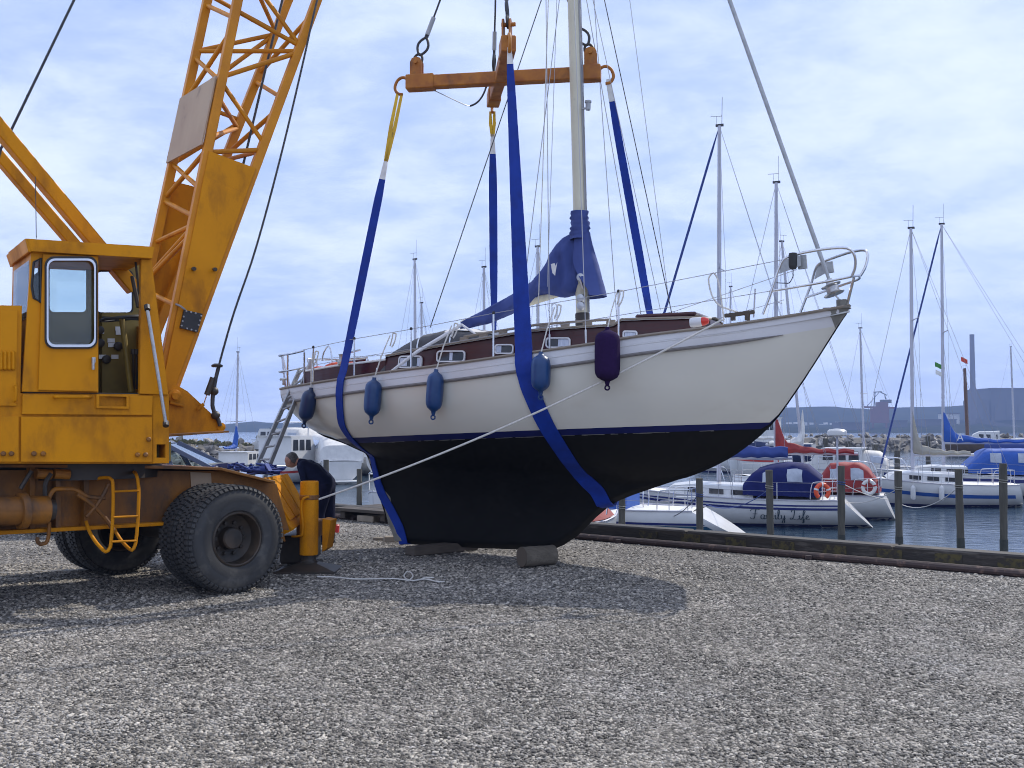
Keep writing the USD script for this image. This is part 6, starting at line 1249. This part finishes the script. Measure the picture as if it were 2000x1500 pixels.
part(t, 'boom', MB().bar(hp(1688, 795), hp(1750, 797), 1.4, 2.), 'harbour_red', smooth=False); part(t, 'stay', MB().bar(hp(1718, 765), hp(1692, 795), .5), 'plant_wall', smooth=False)
for k, (x0, x1, y0, lb_) in enumerate([(1640, 1700, 826, 'long low shed left of the unloading crane on the far shore'), (1742, 1772, 822, 'low grey shed just right of the unloading crane'), (1806, 1868, 820, 'wide grey shed left of the tall chimney'), (1852, 1874, 808, 'pale silo block beside the foot of the chimney')]):
    t, a, b_ = blk(x0, x1, y0, 846, 1040 + 12 * k, 25, 'quay_shed', lb_, 'plant_wall_low' if k != 3 else 'town_pale')
    part(t, 'roof', MB().box(A3((a[0] + b_[0]) / 2, 1052 + 12 * k, b_[2] + .4), (b_[0] - a[0] + .8, 26, .8)), 'plant_wall', smooth=False)
tw = thing('town_houses', 'scatter of pale houses low on the wooded far hillside', 'houses', A3(*at(1500, 840, 1260)[:2], WL), kind='stuff'); g = MB()
for i in range(130):
    px = 1430 + 480 * rng.random() if i > 60 else 1430 + 230 * rng.random(); p = at(px, 842, 1272); p[2] = 0 + 10 * rng.random(); p[1] += 6 * p[2]; g.box(p, (3 + 5 * rng.random(), 5, 2 + 2.2 * rng.random()))
part(tw, 'house_mass', g, 'town_pale', smooth=False, kind='stuff')

# ================================================================== things on the quay
# log and planks under the keel
c = onz(1052, 1106, .0); lx = unit(A3(.985, .17, 0)); r = .125
t = thing('log', 'short thick round log lying under the front of the keel', 'log', c)
e0, e1 = onz(1019, 1108, 0) + Z * r, onz(1080, 1103, 0) + Z * r
part(t, 'bark', MB().tube([e0 + (e1 - e0) * u for u in np.linspace(0, 1, 8)], r * (1 + .03 * rng.standard_normal(8)), 22, caps=False), 'log_bark', smooth=60)
for e_, s in ((e0, -1), (e1, 1)): part(t, 'cut_end', MB().lathe(e_, (e1 - e0) * s, [(r * .99, -.002), (r * .96, .004), (0, .006)], 22), 'log_end')
t = thing('timber_baulk', 'dark timber baulk lying under the middle of the keel', 'timber', onz(850, 1083, 0)); 
part(t, 'baulk', MB().bar(onz(800, 1087, 0) + Z * .07, onz(925, 1074, 0) + Z * .07, .22, .12, ch=.012), 'timber_dark', smooth=False)
solo('wood_block', MB().box(onz(764, 1060, 0) + Z * .05, (.22, .12, .10), (unit(A3(1, .3, 0)), unit(A3(-.3, 1, 0)), Z), .01), 'timber_light', 'small pale wooden block by the foot of the rudder', 'wood block')
solo('wood_block', MB().box(onz(742, 1057, 0) + Z * .03, (.2, .10, .06), (unit(A3(1, -.2, 0)), unit(A3(.2, 1, 0)), Z), .01), 'timber_light', 'flat scrap of pale wood left of the rudder foot', 'wood block')
t = thing('landing_stage', 'low dark timber landing stage on the quay edge behind the rudder', 'landing stage', onz(730, 1018, 0))
p0 = onz(690, 1013, 0)
for k in range(6): part(t, 'plank', MB().bar(p0 + Z * .20 + qn * (-.7 + .2 * k) - qd * .15, p0 + Z * .20 + qn * (-.7 + .2 * k) + qd * 2.6, .18, .06, ch=.006), 'timber_dark', smooth=False)
for u in (.1, 1.2, 2.3): part(t, 'bearer', MB().bar(p0 + Z * .1 + qn * -.75 + qd * u, p0 + Z * .1 + qn * .35 + qd * u, .12, .12), 'timber_dark', smooth=False)
solo('concrete_block', MB().box(onz(722, 1019, 0) + Z * .06, (.45, .25, .12), (qd, qn, Z), .015), 'timber_light', 'pale timber block in front of the landing stage', 'block')
# white rope from the jack to the bow
ra, rb = jb + Z * .97 + A3(.1, 0, 0), yw(L(1412, 628, -.9) + A3(0, -.02, .02))
def bowline():
    t = np.linspace(0, 1, 40)[:, None]; pa = jb + Z * .86 + A3(.11, 0, 0); p = pa * (1 - t) + rb * t; p[:, 2] -= (.12 * 4 * t * (1 - t))[:, 0]
    n = np.array([-YP @ A3(1, 0, 0), -YP @ A3(0, 1, 0), 0])
    for q_ in p:      # lies outside the topsides where it meets them
        l = yl(q_)
        if -3.6 < l[0] < 4.25 and ZK(l[0]) < l[2] < SH(l[0]) and abs(l[1]) < hull_y(l[0], l[2]) + .03: q_[:] = yw(A3(l[0], -(hull_y(l[0], l[2]) + .035), l[2]))
    solo('tow_rope', MB().tube(p, .0125, 7), 'rope_white', 'long white rope slanting from the yellow jack up to the bow of the yacht', 'rope')
bowline()
# string on the ground
sp = [onz(x, y, .022) for x, y in ((620, 1126), (650, 1127), (700, 1131), (760, 1130), (788, 1132), (797, 1134), (805, 1128), (802, 1118), (795, 1116), (790, 1122), (794, 1131), (806, 1134), (820, 1132), (832, 1128), (848, 1128))]
t = thing('string', 'thin white string with a loop lying on the gravel right of the jack', 'string', sp[4])
part(t, 'strand', MB().tube(smoothpath(sp, 90), .008, 5), 'rope_white'); part(t, 'strand', MB().tube(smoothpath([onz(x, y, .022) for x, y in ((820, 1132), (835, 1131), (850, 1135), (868, 1136))], 20), .007, 5), 'rope_white')
part(t, 'strand', MB().tube(smoothpath([onz(x, y, .022) for x, y in ((826, 1130), (840, 1133), (858, 1137))], 20), .006, 5), 'rope_white')
solo('string', MB().tube(smoothpath([onz(x, y, .02) for x, y in ((-20, 1120), (30, 1118), (80, 1115), (150, 1113), (190, 1111))], 30), .009, 5), 'rope_white', 'thin pale string lying on the gravel below the crane at the left edge', 'string')
c = onz(655, 1040, 0); solo('red_pot', MB().lathe(c, Z, [(0, 0), (.06, 0), (.07, .12), (.06, .13), (.055, .12), (0, .03)], 16), 'bucket_red', 'tiny red pot on the gravel right of the jack arm', 'pot')
# ladder against the stern
t = thing('ladder', 'grey aluminium ladder leaning on the stern of the yacht', 'ladder', at(505, 935, 15.4))
a0, a1, b0, b1 = at(497, 925, 14.6), at(590, 716, 15.9), at(522, 925, 14.6), at(612, 700, 15.9)
a0 = a0 + (a0 - a1) * .3; b0 = b0 + (b0 - b1) * .3
a1 = at(586, 722, 14.95); b1 = at(609, 703, 14.95)
a0, b0 = at(496, 922, 14.3), at(521, 922, 14.3); a0 += (a0 - a1) * .55; b0 += (b0 - b1) * .55
for p, q_ in ((a0, a1), (b0, b1)): part(t, 'stile', MB().bar(p, q_, .03, .07, ch=.005), 'galvanised', smooth=False)
for u in np.linspace(.04, .97, 13): part(t, 'rung', MB().tube([a0 + (a1 - a0) * u, b0 + (b1 - b0) * u], .016, 8), 'galvanised')
# heap of straps and ropes on the carrier
hc_ = Cc(486, 917, FO + .4); t = thing('strap_heap', 'tangled heap of blue straps and grey ropes on the crane deck', 'straps', hc_)
for k in range(16):
    n = 7; p = hc_ - Z * .03 + A3(.19 * np.clip(rng.standard_normal(), -1.5, 1.5), .1 * rng.standard_normal(), -.02 + .04 * rng.random()); pts = [p + A3(.11 * rng.standard_normal(), .09 * rng.standard_normal(), .01 + .045 * abs(rng.standard_normal())) for _ in range(n)]
    part(t, 'strap' if k < 8 else 'rope', MB().ribbon(smoothpath(pts, 24), Z * .3 + A3(*rng.normal(size=3)) * .6, .06, .008) if k < 8 else MB().tube(smoothpath(pts, 30), .013, 6), ('navy_cloth' if k % 2 else 'blue_cloth') if k < 8 else ('rope_blue' if k % 3 else 'wire_light'))
t = thing('rolled_strap', 'dark blue rolled strap at the rear corner of the crane deck', 'strap', Cc(548, 918, FO + .5))
c = Cc(516, 926, FO + .45); part(t, 'roll', MB().tube(smoothpath([c + A3(-.2, 0, .02), c + A3(0, .03, .04), c + A3(.16, .1, .02)]), [.035] * 40, 10), 'navy_cloth')
part(t, 'tail', MB().ribbon([c + A3(-.2, -.08, 0), c + A3(.0, -.1, .02), c + A3(.12, -.05, .0)], Z * .2 + A3(0, 1, 0), .05), 'navy_cloth')
# concrete bollard ring behind
c = at(437, 912, 17.5); c[2] = 0; solo('concrete_ring', MB().lathe(c, Z, [(0, 0), (.27, 0), (.27, 1.1), (.25, 1.13), (.2, 1.13), (.19, .9), (0, .9)], 24), 'concrete', 'round pale concrete pipe standing behind the crane deck', 'concrete pipe')

# parked car behind the crane
def car():
    loc = A3(*at(292, 900, 17.6)[:2], 0); yaw = math.radians(8); t = thing('parked_car', 'dark blue estate car parked behind the crane, its side window showing', 'car', loc, yaw)
    # lower body and cabin: lofted sections
    prof = [(-2.15, .45, .95), (-2.1, .32, 1.02), (-1.5, .25, 1.04), (0, .22, 1.02), (1.1, .24, 1.0), (1.7, .26, .92), (2.1, .34, .78), (2.2, .45, .68)]
    g = []
    for x, z0, z1 in prof:
        w_ = .88 if abs(x) < 1.9 else .74; g.append([A3(x, y * w_, z) for y, z in ((-.9, z0), (-1, z0 + .15), (-1.0, (z0 + z1) / 2), (-.95, z1 - .03), (-.85, z1), (.85, z1), (.95, z1 - .03), (1.0, (z0 + z1) / 2), (1, z0 + .15), (.9, z0))])
    g = np.array(g); mb = MB().grid(g, wrap=True)
    for k in (0, -1): mb.add(np.vstack([g[k], g[k].mean(0)]), [[i, (i + 1) % 10, 10] for i in range(10)])
    part(t, 'body', mb, 'car_paint', True, 40)
    top = [(-2.0, 1.02, .80), (-1.75, 1.38, .68), (-1.2, 1.5, .62), (-.2, 1.53, .62), (.35, 1.46, .62), (1.25, 1.0, .76)]
    roof = [(-1.75, 1.40), (-1.2, 1.52), (-.2, 1.55), (.35, 1.475)]
    part(t, 'roof', MB().grid(np.array([[A3(x, y * .66, z - .05 * (abs(y) > .9)) for y in (-1, -.9, -.4, .4, .9, 1)] for x, z in roof])), 'car_paint', True, 40)
    for s in (-1, 1):
        for a, b2 in (((-2.02, 1.0), (-1.75, 1.40)), ((-.75, 1.0), (-.72, 1.52)), ((.55, 1.0), (.32, 1.45)), ((1.3, .98), (.35, 1.475))): part(t, 'pillar', MB().bar(A3(a[0], s * .80, a[1]), A3(b2[0], s * .655, b2[1]), .05, .07), 'car_paint', True, False)
        for pl in ([(-1.9, 1.03), (-.8, 1.03), (-.77, 1.46), (-1.62, 1.40)], [(-.68, 1.03), (.5, 1.03), (.28, 1.42), (-.66, 1.47)], [(.6, 1.03), (1.15, 1.0), (.4, 1.40)]):
            part(t, 'side_window', MB().prism([A3(x, s * (.80 - .30 * (z - 1.0)), z) for x, z in pl], A3(0, s * .006, 0)), 'pane', True, False)
        part(t, 'mirror', MB().box(A3(.95, s * .95, 1.03), (.14, .18, .13), ch=.04), 'black_rubber', True, False)
    part(t, 'windscreen', MB().prism([A3(1.27, -.72, 1.0), A3(1.27, .72, 1.0), A3(.38, .60, 1.465), A3(.38, -.60, 1.465)], A3(.004, 0, .008)), 'pane', True, False)
    part(t, 'rear_window', MB().prism([A3(-2.0, -.72, 1.02), A3(-2.0, .72, 1.02), A3(-1.78, .60, 1.38), A3(-1.78, -.60, 1.38)], A3(-.008, 0, .004)), 'pane', True, False)
    for x in (-1.35, 1.35):
        for s in (-1, 1):
            w_ = part(t, 'wheel', MB().lathe(A3(x, s * .68, .31), A3(0, s, 0), [(.2, 0), (.29, 0), (.31, .04), (.31, .17), (.29, .21), (.2, .21)], 26), 'tyre_rubber', True, 40); part(w_, 'rim', MB().lathe(A3(x, s * .68, .31), A3(0, s, 0), [(.2, .2), (.18, .17), (.05, .19), (0, .19)], 16), 'alu_mast', True)
    for s in (-1, 1): part(t, 'headlight', MB().box(A3(2.12, s * .6, .68), (.1, .3, .14), ch=.03), 'clear_vinyl', True, False); part(t, 'tail_light', MB().box(A3(-2.12, s * .66, .85), (.08, .16, .2), ch=.02), 'lamp_red', True, False)
    for x in (-.3, .2): part(t, 'seat', MB().box(A3(x - .2, -.35, .95), (.15, .45, .7), ch=.06).box(A3(x - .2, .35, .95), (.15, .45, .7), ch=.06), 'black_rubber', True, False) if x > 0 else None
car()

# ================================================================== the bending man
import manifold3d as m3
def sph(p, r): return m3.Manifold.sphere(float(r), 20).translate([float(x) for x in p])
def bones(chains):
    parts_ = []
    for ch in chains:
        for (p, r), (q_, s) in zip(ch[:-1], ch[1:]): parts_.append((sph(p, r) + sph(q_, s)).hull())
    m = parts_[0]
    for p in parts_[1:]: m = m + p
    return m
def smoothed(m, ln, it=10):
    mm = m.refine_to_length(ln).to_mesh(); t = trimesh.Trimesh(mm.vert_properties[:, :3], mm.tri_verts, process=True); trimesh.smoothing.filter_taubin(t, iterations=it); return t
def man():
    o = A3(*at(632, 950, 15.2)[:2], 0); SC = .925              # hips above this point; he bends to the left (local +x = forwards)
    face = unit(A3(-1, .12, 0)); sd = A3(-face[1], face[0], 0)
    def W(x, y, z):
        if z > .93: c_, s_ = math.cos(.17), math.sin(.17); x, z = x * c_ + (z - .93) * s_, .93 - x * s_ + (z - .93) * c_
        elif z < .9 and x > .15: x += .05
        return o + (face * x + sd * y + Z * z) * SC
    t = thing('person', 'man in dark T-shirt and trousers bending forward behind the yellow jack', 'person', o)
    hip, ch, nk, hd = (0, 0, .93), (.17, 0, 1.24), (.335, 0, 1.39), (.45, 0, 1.42)
    # trousers and legs
    legs = []
    for s in (-1, 1): legs.append([((-.02, s * .09, .92), .125), ((.05 * s, s * .11, .50), .082), ((-.03 + .05 * s, s * .12, .10), .058)])
    legs.append([((-.02, -.07, .95), .135), ((-.02, .07, .95), .135)])
    P = lambda c: [[(W(*p), r) for p, r in ch_] for ch_ in c]
    skin = bones(P([[((.335, 0, 1.375), .058), ((.41, 0, 1.415), .058)], [((.47, 0, 1.435), .088), ((.455, 0, 1.40), .085)], [((.505, 0, 1.385), .055), ((.47, 0, 1.41), .07)]] +
        [[((.24, s * .205, 1.28), .05), ((.20 + .02 * s, s * .235, 1.03), .042), ((.20 + .06 * s, s * .215, .80), .031)] for s in (-1, 1)] +
        [[((.20 + .06 * s, s * .215, .80), .031), ((.205 + .06 * s, s * .21, .72), .035)] for s in (-1, 1)] +
        [[((.205 + .06 * s + dx, s * .21, .735), .012), ((.215 + .06 * s + dx * 1.3, s * .205, .655 - .012 * abs(i - 1)), .0095), ((.205 + .06 * s + dx * 1.2, s * .195, .62 - .012 * abs(i - 1)), .0085)] for s in (-1, 1) for i, dx in enumerate((-.03, -.010, .010, .03))] +
        [[((.235 + .06 * s, s * .205, .755), .013), ((.262 + .06 * s, s * .2, .705), .010), ((.262 + .06 * s, s * .195, .675), .009)] for s in (-1, 1)] +
        [[((.552, 0, 1.375), .013), ((.535, 0, 1.41), .012)], [((.455, -.085, 1.40), .022), ((.452, -.092, 1.425), .018)], [((.455, .085, 1.40), .022), ((.452, .092, 1.425), .018)],
         [((.20, -.05, 1.24), .09), ((.20, .05, 1.24), .09)], [((.20, 0, 1.24), .09), ((.335, 0, 1.375), .058)], [((.20, 0, 1.24), .09), ((0, 0, .95), .10)], [((.2, -.05, 1.24), .08), ((.24, -.2, 1.28), .05)], [((.2, .05, 1.24), .08), ((.24, .2, 1.28), .05)]] + legs[:2].copy()))
    sk = smoothed(skin, .018, 8); body = part(t, 'body', (np.array(sk.vertices), sk.faces), 'skin', smooth=True)
    tr_ = smoothed(bones(P([[(p, r + .014) for p, r in c] for c in legs])), .03, 8); v = np.array(tr_.vertices); v += (meshkit.fbm(v * A3(9, 9, 5), 3, 1)[:, None] - .5) * .02; part(body, 'trousers', (v, tr_.faces), 'cloth_trousers', smooth=True)
    sh = bones(P([[((-.03, -.085, .98), .135), ((.13, -.10, 1.18), .135), ((.225, -.12, 1.285), .105)], [((-.03, .085, .98), .135), ((.13, .10, 1.18), .135), ((.225, .12, 1.285), .105)], [((-.03, -.085, .98), .135), ((-.03, .085, .98), .135)], [((.13, -.1, 1.18), .135), ((.13, .1, 1.18), .135)], [((.225, -.12, 1.285), .105), ((.225, .12, 1.285), .105)], [((.225, 0, 1.29), .1), ((.31, 0, 1.365), .068)]] +
        [[((.235, s * .18, 1.275), .075), ((.215, s * .225, 1.10), .062)] for s in (-1, 1)]))
    ts_ = smoothed(sh, .028, 8); v = np.array(ts_.vertices); v += (meshkit.fbm(v * A3(8, 8, 6), 3, 2)[:, None] - .5) * .022; part(body, 'shirt', (v, ts_.faces), 'cloth_navy', smooth=True)
    hr = smoothed(bones(P([[((.44, 0, 1.47), .085), ((.43, 0, 1.43), .088)], [((.44, 0, 1.47), .085), ((.485, 0, 1.485), .055)]])), .015, 6); part(body, 'hair', (np.array(hr.vertices), hr.faces), 'hair', smooth=True)
    for s in (-1, 1):
        part(body, 'eye', MB().tm(trimesh.creation.icosphere(1, .012).apply_translation(W(.535, s * .032, 1.425))), 'black_rubber', smooth=True)
        sh_ = smoothed(bones(P([[((-.06 + .05 * s, s * .12, .055), .05), ((.10 + .05 * s, s * .125, .04), .04)]])), .02, 5); part(body, 'shoe', (np.array(sh_.vertices), sh_.faces), 'shoe', smooth=True)
man()
